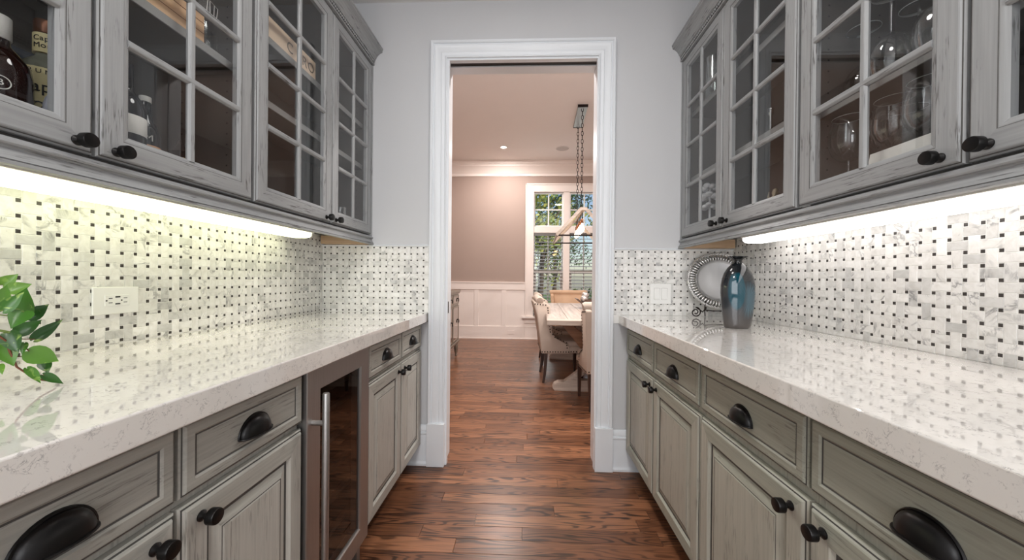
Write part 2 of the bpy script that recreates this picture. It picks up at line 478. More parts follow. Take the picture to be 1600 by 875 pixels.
for w, T, Tn, args in (
    (WL_, lambda a, b, n: (XL - .0025 + n, a, b), lambda a, b, n: (n, a, b), (.28, D - .002, CT, 1.372, .8394, zL, lambda c: abs(c[0] - .80) + (9 if c[0] < .74 else 0))),
    (WR_, lambda a, b, n: (XR + .0025 - n, a, b), lambda a, b, n: (-n, a, b), (.28, D - .002, CT, 1.366, .9303, 1.288, lambda c: abs(c[0] - .84) + (9 if c[0] < .76 else 0)))):
    tile_field(w, T, Tn, *args)
Te = lambda a, b, n: (a, D + .0025 - n, b); Ten = lambda a, b, n: (a, -n, b)
tile_field(WE_, Te, Ten, XL + .002, OX0 - .097, CT, 1.316, -1.233, zL, lambda c: -c[0], 160)
tile_field(WE_, Te, Ten, OX1 + .097, XR - .002, CT, 1.303, .5258, 1.2924, lambda c: c[0], 140)
def pencil(x0, x1, z):
    m = MB(); pts = [(0, 0), (.006, .001), (.009, .005), (.006, .009), (0, .011)]
    m.prism(pts, x0, x1, lambda p, q, a: (a, D - p, z + q), TRIM); m.build('tile_trim', WE_, smooth=40)
pencil(XL, OX0 - .097, 1.316); pencil(OX1 + .097, XR, 1.303)

# ------------------------------------------------------------------ doorway: casing, plinths, jambs, baseboards
def doorway():
    d = struct('door_1')
    prof = [(0, 0), (0, .014), (.004, .016), (.009, .014), (.012, .010), (.020, .011), (.030, .016), (.033, .013), (.037, .013), (.050, .016), (.066, .021),
            (.070, .024), (.073, .019), (.078, .019), (.081, .026), (.086, .029), (.094, .029), (.097, .026), (.097, 0)]
    m = MB(); vs = []
    zb = .256
    for o, h in prof:
        vs += [(OX0 - o, D - h, zb), (OX0 - o, D - h, OZ + o), (OX1 + o, D - h, OZ + o), (OX1 + o, D - h, zb)]
    fs = []
    n = len(prof)
    for i in range(n):
        j = (i + 1) % n
        for k in range(3): fs.append((i * 4 + k, j * 4 + k, j * 4 + k + 1, i * 4 + k + 1))
    m.add(vs, fs, TRIM); m.build('casing', d, smooth=28)
    for x0, x1 in ((OX0 - .101, OX0 + .004), (OX1 - .004, OX1 + .101)):
        m = MB(); m.box(x0, x1, D - .034, D + .006, .004, zb, TRIM); m.box(x0, x1, D - .034, D + .006, 0, .004, DTRIM); m.build('plinth_block', d, bevel=.002)
    # split pocket-door jamb: front leaf, slot, rear leaf
    a, b, z = OX0 + .014, OX1 - .006, OZ - .012
    for nm, x0, x1 in (('front_jamb', OX0 - .01, a), ('front_jamb', b, OX1 + .01)):
        m = MB(); m.box(x0, x1, D - .004, D + .030, 0, z, TRIM)
        m.build(nm, d, bevel=.0015)
    m = MB(); m.box(OX0 - .01, OX1 + .01, D - .004, D + .030, z, OZ + .012, TRIM); m.build('head_jamb', d, bevel=.0015)
    for x0, x1 in ((OX0 - .012, OX0 - .002), (OX1 + .004, OX1 + .014)):
        m = MB(); m.box(x0, x1, D + .085, D + .165, 0, OZ + .01, TRIM); m.build('rear_jamb', d, bevel=.0015)
    m = MB(); m.box(OX0 - .012, OX1 + .014, D + .085, D + .165, OZ - .004, OZ + .02, TRIM); m.build('head_jamb', d, bevel=.0015)
    m = MB(); m.box(OX0 - .0095, OX1 + .0095, D + .030, D + .085, OZ + .004, OZ + .0115, BLACK); m.build('track_slot', d)
    m = MB(); m.box(OX0 - .0095, OX0 - .0035, D + .032, D + .083, 0, OZ, pm('pocket_shadow_grey', (96, 94, 92), .7)); m.build('pocket_slot', d)
    m = MB(); m.box(a - .0005, a + .0015, D + .004, D + .024, .915, .985, IRON); o = m.build('latch_plate', d, bevel=.0005)
    # baseboards on the end wall, between plinth and cabinet
    pr = [(0, .0), (.022, .0), (.022, .012), (.016, .020), (.014, .03), (.014, .185), (.018, .190), (.018, .198), (.010, .203), (.014, .208), (.014, .222), (.006, .236), (0, .240)]
    for nm, x0, x1 in (('baseboard_left', -.72, OX0 - .101), ('baseboard_right', OX1 + .101, .70)):
        m = MB(); m.prism(pr, x0, x1, lambda p, q, t: (t, D - p, q), TRIM); S(m.build(nm, smooth=30))
doorway()

# ------------------------------------------------------------------ cabinet doors, drawers and hardware
def mapper(side):
    return (lambda d, y, z: (XL + d, y, z)) if side < 0 else (lambda d, y, z: (XR - d, y, z))
def ring_panel(m, T, df, y0, y1, z0, z1, rings, V, Hm, fill=None, hole=False):
    vs = []; n = len(rings)
    for r in rings:
        i, dd = r[0], r[1]
        vs += [T(df + dd, y0 + i, z0 + i), T(df + dd, y1 - i, z0 + i), T(df + dd, y1 - i, z1 - i), T(df + dd, y0 + i, z1 - i)]
    for k in range(n - 1):
        mt = rings[k + 1][2] if len(rings[k + 1]) > 2 else None
        for e in range(4):
            f = (k * 4 + e, k * 4 + (e + 1) % 4, k * 4 + 4 + (e + 1) % 4, k * 4 + 4 + e)
            m.add([vs[q] for q in f], [(0, 1, 2, 3)], mt or (Hm if e in (0, 2) else V))
    if hole:
        for e in range(4):
            m.add([vs[(n - 1) * 4 + e], vs[(n - 1) * 4 + (e + 1) % 4], vs[(e + 1) % 4], vs[e]], [(0, 1, 2, 3)], GLAZE2)
    else:
        m.add(vs[-4:], [(0, 1, 2, 3)], fill or V); m.add(vs[:4], [(3, 2, 1, 0)], GLAZE2)
G = GLAZE; G2 = GLAZE2
def knob(T, df, y, z, parent):
    m = MB()
    prof = [(0.0001, -.001), (.0105, -.001), (.0105, .0022), (.008, .0045), (.0058, .0065), (.0058, .015), (.0075, .0165), (.0135, .0172), (.0152, .0185), (.0152, .0315), (.0142, .0335), (.011, .0342), (.0001, .0346)]
    m.lathe(prof, BRONZE, 20, lambda a, b, c: T(df + c, y + a, z + b))
    return m.build('knob', parent, smooth=35)
def cup_pull(T, df, y, z, parent, a=.045, h=.041, p=.0245):
    m = MB(); A, B = 10, 16; vs = []; fs = []
    for i in range(A + 1):
        al = PI / 2 * i / A
        ca = math.cos(al) ** .82 if i < A else 0.0
        for j in range(B + 1):
            be = PI * j / B
            vs.append(T(df + p * ca * math.sin(be) ** .9, y + a * ca * math.cos(be), z + h * math.sin(al)))
    for i in range(A):
        for j in range(B): q = i * (B + 1) + j; fs.append((q, q + 1, q + B + 2, q + B + 1))
    m.add(vs, fs, BRONZE)
    # rolled lip along the open bottom and flange against the drawer
    m.tube([T(df + (p + .001) * math.sin(PI * j / 18) ** .9, y + (a + .001) * math.cos(PI * j / 18), z) for j in range(19)], .0024, BRONZE, 6)
    m.tube([T(df + .001, y + (a + .002) * math.cos(PI * j / 18) * (1 if True else 0), z + (h + .002) * math.sin(PI * j / 18)) for j in range(19)], .0028, BRONZE, 6)
    return m.build('cup_pull', parent, smooth=50, recalc=False)
def base_door(T, df, y0, y1, z0, z1, parent, V, Hm, ky=None, name='door'):
    m = MB(); t = .021
    rings = [(0, -t), (0, -.009), (.003, -.006), (.0065, -.0055, G2), (.0085, -.0015), (.011, 0), (.053, 0), (.056, -.003), (.060, -.0085), (.0635, -.0095, G2),
             (.067, -.0095, G2), (.070, -.0080), (.090, -.0020), (.0925, -.0022, G2), (.096, -.001)]
    ring_panel(m, T, df, y0, y1, z0, z1, rings, V, Hm, V)
    o = m.build(name, parent)
    if ky is not None: knob(T, df, ky[0], ky[1], o)
    return o
def drawer(T, df, y0, y1, z0, z1, parent, Hm, zp):
    m = MB(); t = .021
    rings = [(0, -t), (0, -.008), (.003, -.0055), (.006, -.005, G2), (.008, -.0012), (.010, 0), (.026, 0), (.030, -.0032), (.0315, -.0038, G2), (.0335, -.0038, G2), (.036, -.003)]
    ring_panel(m, T, df, y0, y1, z0, z1, rings, Hm, Hm, Hm)
    o = m.build('drawer', parent)
    yp = (y0 + y1) / 2
    cup_pull(T, df - .003, yp + (.010 if yp < .6 else 0), zp, o)
    return o
def glass_door(T, df, y0, y1, z0, z1, parent, ky, zk, stile=.064):
    m = MB(); t = .021
    w = stile
    rings = [(0, -t), (0, -.008), (.003, -.0045), (.0055, -.004, G2), (.0075, -.001), (.010, 0), (w - .015, 0), (w - .0135, -.0012, G2), (w - .0115, -.0012), (w - .007, -.0025), (w - .001, -.0055), (w, -.0062), (w, -t)]
    ring_panel(m, T, df, y0, y1, z0, z1, rings, PV, PH, hole=True)
    o = m.build('door', parent)
    g = w - .004; ya, yb, za, zb = y0 + g, y1 - g, z0 + g, z1 - g; ym = (ya + yb) / 2
    bw = .011
    prof = [(-bw, -.011), (-bw, -.0055), (-.0065, -.0005), (-.0042, .0004), (.0042, .0004), (.0065, -.0005), (bw, -.0055), (bw, -.011)]
    m = MB(); m.prism(prof, za, zb, lambda p, q, a: T(df + q, ym + p, a), PV); m.build('muntin', o)
    zs = [za + (zb - za) * k / 4 for k in range(5)]
    for k in (1, 2, 3):
        m = MB(); m.prism(prof, ya, yb, lambda p, q, a: T(df + q + .0004, a, zs[k] + p), PH); m.build('muntin', o)
    for k in range(4):
        for a, b in ((ya, ym), (ym, yb)):
            m = MB(); m.face([T(df - .0068, q, r) for q, r in ((a, zs[k]), (b, zs[k]), (b, zs[k + 1]), (a, zs[k + 1]))], PANE)
            m.build('pane', o, recalc=False)
    knob(T, df, ky, zk, o)
    return o

def base_unit(side, y0, y1, splits, V, Hm, dz, zk, label, df=.6225):
    T = mapper(side)
    d_lo, d_hi, o_top, zp = dz
    t = thing('base_cabinet', T(df - .02, (y0 + y1) / 2, 0), label, 'cabinet', 'base cabinets under the counters')
    m = MB(); m.box(.002, df - .022, y0 + .0005, y1 - .0005, .110, .8615, V, lambda d, y, z: T(d, y, z)); m.build('carcass', t)
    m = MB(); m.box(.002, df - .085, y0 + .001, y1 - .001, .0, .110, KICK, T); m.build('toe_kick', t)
    a, b, c = splits
    g = .0035
    for p, q, kn in ((a, b - g, b - .044), (b + g, c, b + .044)):
        base_door(T, df, p, q, .125, o_top, t, V, Hm, (kn, o_top - .036))
        drawer(T, df, p, q, d_lo, d_hi, t, Hm, zp)
    return t
LZ = (.716, .856, .699, .766); RZ = (.694, .848, .668, .744)
base_unit(-1, .262, 1.000, (.268, .6315, .996), PVb, PHb, LZ, None, 'grey base cabinet beside the wine cooler, on the side nearer the plant')
base_unit(-1, 1.411, 2.150, (1.417, 1.801, 2.146), PVb, PHb, LZ, None, 'grey base cabinet between the wine cooler and the doorway')
base_unit(1, .305, 1.2475, (.311, .780, 1.2445), PVr, PHr, RZ, None, 'wide grey base cabinet across from the wine cooler', .6145)
base_unit(1, 1.2495, 2.150, (1.2535, 1.7005, 2.146), PVr, PHr, RZ, None, 'grey base cabinet below the blue vase, reaching the doorway wall', .6145)
# filler stiles against the end wall
for s_, dd, V in ((-1, .607, PVb), (1, .600, PVr)):
    m = MB(); m.box(dd - .03, dd, 2.151, D - .0005, .110, .861, V, mapper(s_)); S(m.build('trim_1' if s_ < 0 else 'trim_2'))

# ------------------------------------------------------------------ counters
def counter(side, y0, dfront, label):
    T = mapper(side); m = MB(); m.box(.0015, dfront, y0, D - .004, CT - .054, CT, QUARTZ, T)
    o = m.build('countertop', bevel=.0035, seg=3); tag(o, label, 'countertop')
counter(-1, .262, .657, 'white flecked quartz countertop over the wine cooler')
counter(1, .305, .6575, 'white flecked quartz countertop under the blue vase')

# ------------------------------------------------------------------ wine cooler
def cooler():
    T = mapper(-1); y0, y1 = 1.004, 1.4085; df = .628
    t = thing('wine_cooler', T(df - .03, (y0 + y1) / 2, 0), 'stainless steel wine cooler with a dark glass door between grey cabinets', 'wine cooler')
    ca = pm('cooler_inside_black', (20, 19, 19), .5)
    m = MB(); a, b, z0, z1 = y0 + .004, y1 - .004, .11, .858
    m.box(.02, .03, a, b, z0, z1, ca, T); m.box(.02, df - .04, a, a + .008, z0, z1, ca, T); m.box(.02, df - .04, b - .008, b, z0, z1, ca, T)
    m.box(.02, df - .04, a, b, z0, z0 + .01, ca, T); m.box(.02, df - .04, a, b, z1 - .01, z1, ca, T); m.build('body', t)
    m = MB(); ring_panel(m, T, df, y0, y1, .108, .858, [(0, -.036), (0, -.002), (.002, 0), (.066, 0), (.070, -.004), (.070, -.036)], STEEL, STEEL, hole=True)
    dr = m.build('door', t)
    m = MB(); m.face([T(df - .008, q, r) for q, r in ((y0 + .068, .176), (y1 - .068, .176), (y1 - .068, .79), (y0 + .068, .79))], SMOKED); m.build('pane', dr, recalc=False)
    hy = 1.030; hd = df + .040
    m = MB(); m.tube([T(hd, hy, .155), T(hd, hy, .158), T(hd, hy, .787), T(hd, hy, .790)], [.0085, .0098, .0098, .0085], STEEL, 16)
    for z in (.215, .702): m.tube([T(df - .001, hy, z), T(hd, hy, z)], .0075, STEEL, 12)
    m.build('handle', dr, smooth=40)
    rk = pm('rack_grey', (92, 86, 80), .35, .6)
    for z in (.22, .33, .44, .55, .66, .735):
        m = MB(); m.box(df - .075, df - .058, y0 + .02, y1 - .02, z, z + .016, rk, T)
        for k in range(7):
            yy = y0 + .04 + k * (y1 - y0 - .08) / 6; m.tube([T(.06, yy, z + .006), T(df - .06, yy, z + .006)], .003, rk, 6)
        m.build('rack', t, smooth=40)
    m = MB(); m.box(.03, df - .06, y0 + .003, y1 - .003, .012, .104, BLACK, T)
    for k in range(5): m.box(df - .06, df - .056, y0 + .02, y1 - .02, .03 + k * .014, .037 + k * .014, STEEL, T)
    m.build('kick_grille', t)
    m = MB(); m.box(df - .055, df - .03, y1 - .03, y1 - .004, .0, .107, STEEL, T); m.build('hinge_foot', t)
    # bottles lying on the racks, seen end-on through the glass
    cap = [pm('foil_silver', (170, 168, 165), .3, .8), pm('foil_red', (96, 26, 30), .4, .3)]
    gl = pm('bottle_dark_green', (14, 20, 14), .1)
    for k, (z, yy) in enumerate(((.68, 1.20), (.57, 1.22), (.46, 1.17), (.35, 1.24), (.24, 1.19))):
        r = thing('wine_bottle', T(.3, yy, z + .008), 'dark wine bottle lying on the %s rack of the cooler' % ('highest', 'second', 'middle', 'fourth', 'lowest')[k], 'bottle', 'bottles in the wine cooler')
        m = MB(); m.lathe([(.0001, .2), (.034, .2), (.037, .205), (.037, .40), (.030, .425), (.015, .445), (.0135, .50)], gl, 16, lambda a_, b_, c_: T(c_, yy + a_, z + .048 + b_)); m.build('body', r, smooth=40)
        m = MB(); m.lathe([(.0140, .455), (.0145, .52), (.0155, .521), (.0155, .530), (.0001, .531)], cap[k % 2], 14, lambda a_, b_, c_: T(c_, yy + a_, z + .048 + b_)); m.build('cap', r, smooth=40)
cooler()

# ------------------------------------------------------------------ upper cabinets
ZB, ZT = (1.386, 2.397), (1.372, 2.392)
def upper_unit(side, y0, y1, doors, knobs, label, shelves):
    T = mapper(side); df = .3045; zo = .0 if side < 0 else -.010
    t = thing('wall_cabinet', T(.15, (y0 + y1) / 2, 1.37 + zo), label, 'cabinet', 'glazed wall cabinets')
    zb, zt = (1.385 + zo, 2.411 + zo * .5)
    m = MB(); b = .018; e = .0006
    m.box(.001, .009, y0 + e, y1 - e, zb, zt, INNER, T)
    m.box(.009, df - .042, y0 + e, y0 + b, zb, zt, INNER, T); m.box(.009, df - .042, y1 - b, y1 - e, zb, zt, INNER, T)
    m.box(.009, df - .042, y0 + b, y1 - b, zb - .006, zb + .014, INNER, T); m.box(.009, df - .042, y0 + b, y1 - b, zt - .018, zt, INNER, T)
    m.build('carcass', t)
    m = MB(); w = .034
    m.box(df - .042, df - .0225, y0 + e, y0 + w, zb, zt, GLAZE2, T); m.box(df - .042, df - .0225, y1 - w, y1 - e, zb, zt, GLAZE2, T)
    m.box(df - .042, df - .0225, y0 + w, y1 - w, zb - .006, zb + .03, GLAZE2, T); m.box(df - .042, df - .0225, y0 + w, y1 - w, zt - .03, zt, GLAZE2, T)
    m.build('face_frame', t)
    for z in shelves:
        m = MB(); m.box(.010, df - .048, y0 + b + .001, y1 - b - .001, z, z + .019, INNER, T); m.box(df - .048, df - .044, y0 + b + .001, y1 - b - .001, z - .003, z + .022, SHELF, T)
        m.build('shelf', t)
    m = MB()
    for yy in (y0 + b, y1 - b):
        sg = 1 if yy == y0 + b else -1
        for dd in (.06, df - .085):
            for k in range(22):
                z = zb + .12 + k * .036
                m.box(dd - .0025, dd + .0025, yy, yy + sg * .0006, z - .0025, z + .0025, BLACK, T)
    stuff(m.build('pin_holes', t))
    for (a, b_), k in zip(doors, knobs): glass_door(T, df, a, b_, 1.3885 + zo * 1.3, 2.409 + zo * .5, t, k, 1.409 + zo * .9)
    return t
upper_unit(-1, .303, 1.2165, ((.309, .7535), (.7600, 1.2095)), (.722, .795), 'glazed grey wall cabinet holding spirit bottles, above the wall outlet', (1.815,))
upper_unit(-1, 1.2175, 2.160, ((1.2240, 1.7135), (1.7190, 2.1570)), (1.668, 1.754), 'glazed grey wall cabinet with the lettered sign inside, ending at the doorway wall', (1.775, 2.018))
upper_unit(1, .323, 1.2515, ((.329, .7830), (.7890, 1.2455)), (.746, .828), 'glazed grey wall cabinet holding hung wine glasses and a white card', (1.658, 2.08))
upper_unit(1, 1.2525, 2.160, ((1.2585, 1.7135), (1.7190, 2.1575)), (1.673, 1.764), 'glazed grey wall cabinet with crystal and a white flower, above the blue vase', (1.697, 2.07))
def upper_trim():
    for k, side in enumerate((-1, 1)):
        T = mapper(side); zo = .0 if side < 0 else -.012; f = .3135
        # light rail below the doors
        pr = [(f - .043, 1.378), (f - .010, 1.378), (f - .006, 1.374), (f - .0005, 1.371), (f + .0005, 1.366), (f - .002, 1.3625), (f - .008, 1.361), (f - .009, 1.358),
              (f - .0075, 1.352), (f - .004, 1.344), (f + .002, 1.338), (f + .003, 1.3355), (f + .000, 1.334), (f + .004, 1.332), (f + .004, 1.326), (f - .016, 1.326), (f - .018, 1.360), (f - .043, 1.362)]
        m = MB(); m.prism(pr, .30, D - .0005, lambda p, q, a: T(p, a, q + zo), PH); S(m.build('trim_3' if side < 0 else 'trim_4', smooth=30))
        # filler stile to the end wall
        m = MB(); y0 = 2.1605
        m.box(f - .06, f - .006, y0, D - .0005, 1.379 + zo, 2.411 + zo * .5, PV, T); S(m.build('trim_5' if side < 0 else 'trim_6', bevel=.002))
        # crown with a bead row
        zc = 2.412 + zo * .5
        pr = [(f - .05, 0), (f + .000, 0), (f + .002, .003), (f + .002, .006), (f - .003, .008), (f - .003, .026), (f + .006, .028), (f + .006, .034), (f + .010, .038), (f + .014, .048),
              (f + .022, .060), (f + .034, .070), (f + .044, .075), (f + .048, .077), (f + .048, .088), (f + .052, .090), (f + .052, .098), (f - .05, .098)]
        m = MB(); m.prism([(p, q + zc) for p, q in pr], .30, D - .0005, lambda p, q, a: T(p, a, q), PH); c = S(m.build('trim_7' if side < 0 else 'trim_8', smooth=30))
        m = MB(); m.box(f - .0028, f - .0018, .30, D - .0008, zc + .0078, zc + .0262, BLACK, T); m.build('bead_channel', c)
        m = MB(); y = 1.3
        while y < D - .008:
            x, yy, z = T(f + .0015, y, zc + .017); m.ball((x, yy, z), .0062, PH, 8, 6); y += .0152
        stuff(m.build('bead_row', c, smooth=60))
        # unfinished wooden underside strip near the end wall
        m = MB(); m.box(.012, f - .03, 2.125, D - .0006, 1.327 + zo, 1.376 + zo, RAWWOOD, T); S(m.build('trim_9' if side < 0 else 'trim_10'))
upper_trim()

def lamp(side, label, LENS):
    T = mapper(side); zo = .0 if side < 0 else -.014
    d0, d1 = (.045, .165)
    y0, y1 = .585, 1.80
    t = thing('under_cabinet_light', T((d0 + d1) / 2, 1.2, 1.377 + zo), label, 'light', 'strip lights under the wall cabinets')
    white = pm('fixture_enamel', (238, 236, 228), .4)
    m = MB(); m.box(d0, d1 + .004, y0, y1, 1.348 + zo, 1.3775 + zo * .7, white, T); m.build('housing', t, bevel=.002)
    pr = [(d0 + .002, 1.348), (d0 + .004, 1.334), (d0 + .014, 1.3255), (d0 + .03, 1.3225), (d1 - .03, 1.3225), (d1 - .014, 1.3255), (d1 - .003, 1.334), (d1 - .001, 1.348)]
    m = MB(); m.prism([(p, q + zo) for p, q in pr], y0 + .003, y1 - .016, lambda p, q, a: T(p, a, q), LENS); m.build('lens', t, smooth=50)
    m = MB(); m.prism([(p, q + zo) for p, q in pr], y1 - .016, y1 - .002, lambda p, q, a: T(p, a, q), LENS if side > 0 else white); m.build('end_cap', t, smooth=50, bevel=.004)
lamp(-1, 'glowing greenish-white strip light under the cabinets above the wall outlet', LENS_L)
lamp(1, 'glowing white strip light under the cabinets near the blue vase', LENS_R)

# ------------------------------------------------------------------ wall devices
def outlet():
    T = lambda a, b, n: (XL + n, a, b)
    t = thing('wall_outlet', (XL + .001, 1.05, 1.008), 'ivory wall outlet plate laid sideways on the marble tile', 'outlet')
    m = MB(); m.box(.0012, .007, .988, 1.1105, 1.0105, 1.0915, PLASTIC, lambda n, a, b: T(a, b, n)); m.build('cover_plate', t, bevel=.002)
    m = MB(); m.box(.006, .0085, 1.017, 1.083, 1.0345, 1.0675, PLASTIC, lambda n, a, b: T(a, b, n)); r = m.build('receptacle', t, bevel=.001)
    m = MB()
    for c in (1.030, 1.070):
        for dz in (-.0065, .0065): m.box(.0086, .0089, c - .004, c + .006, 1.051 + dz - .001, 1.051 + dz + .001, BLACK, lambda n, a, b: T(a, b, n))
        m.box(.0086, .0089, c - .0115, c - .0075, 1.049, 1.053, BLACK, lambda n, a, b: T(a, b, n))
    m.build('socket_slot', r)
    for dz in (-.0105, .0105):
        m = MB(); m.box(.0086, .0094, 1.0435, 1.0565, 1.051 + dz - .002, 1.051 + dz + .002, BLACK, lambda n, a, b: T(a, b, n)); m.build('test_button', r)
    T2 = lambda n, a, b: (a, D - n, b)
    t = thing('light_switch', (.787, D - .001, .985), 'white double rocker light switch plate on the tile beside the doorway', 'switch')
    m = MB(); m.box(.0012, .007, .727, .848, .987, 1.106, PLASTIC, T2); m.build('cover_plate', t, bevel=.002)
    for a, b in ((.750, .782), (.793, .825)):
        m = MB(); m.prism([(.006, 1.014), (.011, 1.014), (.0085, 1.047), (.0075, 1.080), (.006, 1.080)], a, b, lambda p, q, x: T2(p, x, q), PLASTIC); m.build('rocker', t, bevel=.0008)
        m = MB(); m.box(.0068, .0073, a - .001, b + .001, 1.013, 1.081, pm('device_gap', (150, 148, 145), .5), T2); m.build('rocker_gap', t)
outlet()

# ------------------------------------------------------------------ vase, platter, stand
def vase():
    c = (.935, 1.644)
    t = thing('glass_vase', (c[0], c[1], CT), 'blue and smoke glass vase with a flared black lip standing on the counter', 'vase')
    g = NT('layered_art_glass')
    tc = g.N('TexCoord').outputs['Object']; sp = g.N('SeparateXYZ'); g.link(tc, sp.inputs[0])
    # smoky body, a slanting teal drop on one side, a pale swirl on the other
    X, Yc, Z = sp.outputs
    u = g.math('DIVIDE', g.math('ADD', X, .024), .034); w = g.math('DIVIDE', g.math('SUBTRACT', Z, .165), .085)
    ell = g.math('ADD', g.math('MULTIPLY', u, u), g.math('MULTIPLY', w, w))
    nz = g.noise(g.pos((60, 60, 8), 'O'), 1, 3)
    teal = g.ramp(g.math('ADD', ell, g.math('MULTIPLY', g.math('SUBTRACT', nz, .5), .5)), (.75, 1), (1.05, 0))
    body = g.ramp(Z, (.0, srgb(76, 71, 69)), (.10, srgb(52, 55, 59)), (.27, srgb(20, 23, 27)))
    dx = g.math('SUBTRACT', X, .022); dz = g.math('SUBTRACT', Z, .125)
    ang = g.math('ARCTAN2', dz, dx)
    rad = g.math('SQRT', g.math('ADD', g.math('MULTIPLY', dx, dx), g.math('MULTIPLY', dz, dz)))
    ray = g.math('SINE', g.math('ADD', g.math('MULTIPLY', ang, 30.0), g.math('MULTIPLY', nz, 6.0)))
    halo = g.math('MULTIPLY', g.ramp(rad, (.0, .9), (.045, .8), (.085, 0)), g.ramp(X, (.0, .15), (.02, 1)))
    pale = g.math('MULTIPLY', halo, g.ramp(ray, (.0, .45), (.9, 1)))
    edge = g.math('MULTIPLY', g.ramp(ell, (.95, 0), (1.1, 1), (1.35, 1), (1.6, 0)), .7)
    body = g.mix(edge, body, srgb(14, 18, 22))
    col = g.mix(teal, body, srgb(6, 62, 76)); col = g.mix(g.math('MULTIPLY', pale, .6), col, srgb(96, 134, 150))
    g.set(Base__Color=col, Roughness=.06); g.b.inputs['Coat Weight'].default_value = .3; g.b.inputs['Coat Roughness'].default_value = .02
    prof = [(.0001, .004), (.040, .004), (.052, .001), (.0555, .004), (.058, .018), (.064, .06), (.070, .11), (.0725, .155), (.0715, .19), (.067, .217), (.058, .243), (.044, .266), (.028, .281), (.018, .288)]
    m = MB(); m.lathe(prof, g.M, 40, lambda x, y, z: (c[0] + x, c[1] + y, CT + z), 1, .62); m.build('body', t, smooth=60)
    lip = pm('black_glass_lip', (14, 16, 18), .06)
    m = MB(); m.lathe([(.018, .286), (.0165, .292), (.0165, .300), (.020, .305), (.034, .311), (.041, .315), (.0405, .317), (.030, .3155), (.014, .309), (.012, .29)], lip, 32, lambda x, y, z: (c[0] + x, c[1] + y, CT + z), 1, .75); m.build('lip', t, smooth=60)
vase()
def platter():
    lean = math.radians(10)
    cy0, cz0 = D - .062, .965; cx = 1.108
    def T(x, n, h):   # x right, h up along plate, n towards viewer
        return (cx + x, cy0 + h * math.sin(lean) - n * math.cos(lean), cz0 + h * math.cos(lean) + n * math.sin(lean) * 0 )
    rx, rz = .186, .166
    t = thing('silver_platter', T(0, 0, 0), 'round silver platter with a fluted openwork rim leaning behind the blue vase', 'platter')
    t.location = Vector((cx, cy0, CT + .02))
    n = 72
    def ringv(k, nn): return [T(k * rx * math.cos(2 * PI * j / n), nn, rz + k * rz * math.sin(2 * PI * j / n)) for j in range(n)]
    def rings(spec, M, name):
        m = MB(); vs = []
        for k, nn in spec: vs += ringv(k, nn)
        fs = [(i * n + j, i * n + (j + 1) % n, (i + 1) * n + (j + 1) % n, (i + 1) * n + j) for i in range(len(spec) - 1) for j in range(n)]
        m.add(vs, fs, M); return m
    m = rings([(1.0, .006), (1.0, .012), (.985, .015), (.97, .012), (.955, .011), (.94, .014), (.925, .011), (.90, .008), (.90, .004), (1.0, .006)], CHROME, 'rim'); m.build('rim', t, smooth=50)
    satin = pm('satin_silver', (226, 227, 230), .42, 1.0, .03)
    m = rings([(.73, .008), (.715, .011), (.70, .009), (.67, .003), (.62, .0), (.3, .0), (.001, .0)], satin, 'well'); m.build('well', t, smooth=50)
    m = MB()
    for j in range(60):
        a = 2 * PI * j / 60
        pts = [T(k * rx * math.cos(a), nn, rz + k * rz * math.sin(a)) for k, nn in ((.715, .009), (.76, .012), (.82, .0125), (.87, .010), (.905, .008))]
        m.tube(pts, [.0022, .0036, .0044, .0042, .003], CHROME, 6)
    stuff(m.build('flutes', t, smooth=60))
    m = MB()
    for j in range(110):
        a = 2 * PI * j / 110; m.ball(T(.955 * rx * math.cos(a), .0125, rz + .955 * rz * math.sin(a)), .0026, CHROME, 6, 4)
    stuff(m.build('rim_beads', t, smooth=60))
    # scrolled iron stand
    s = thing('plate_stand', (cx, D - .085, CT), 'black wrought-iron scroll stand carrying the silver platter', 'plate stand')
    for sg in (-1, 1):
        pts = []; c0 = (cx + sg * -.158 * 1, D - .095, CT + .0305)
        for k in range(40):
            a = k / 39; r_ = .006 + .023 * a; th = PI * .2 + a * 3.3 * PI
            pts.append((c0[0] + sg * r_ * math.cos(th) * -1, c0[1], c0[2] + r_ * math.sin(th) * -1))
        pts += [(cx + sg * -.118, D - .092, CT + .032), (cx + sg * -.106, D - .088, CT + .045)]
        m = MB(); m.tube(pts, .0032, IRON, 7); m.build('scroll', s, smooth=50)
        m = MB(); m.tube([(cx + sg * -.106, D - .088, CT + .045), (cx + sg * -.103, D - .097, CT + .05), (cx + sg * -.104, D - .098, CT + .062)], .0035, IRON, 7); m.build('hook', s, smooth=50)
        m = MB(); m.tube([(cx + sg * -.106, D - .088, CT + .045), (cx + sg * -.08, D - .04, CT + .0035)], .003, IRON, 7)
        m.tube([(cx + sg * -.106, D - .088, CT + .043), (cx + sg * -.07, D - .03, CT + .13)], .003, IRON, 7); m.build('leg', s, smooth=50)
    m = MB(); m.tube([(cx - .108, D - .088, CT + .043), (cx - .06, D - .088, CT + .038), (cx + .06, D - .088, CT + .038), (cx + .108, D - .088, CT + .043)], .0032, IRON, 7); m.build('crossbar', s, smooth=50)
platter()

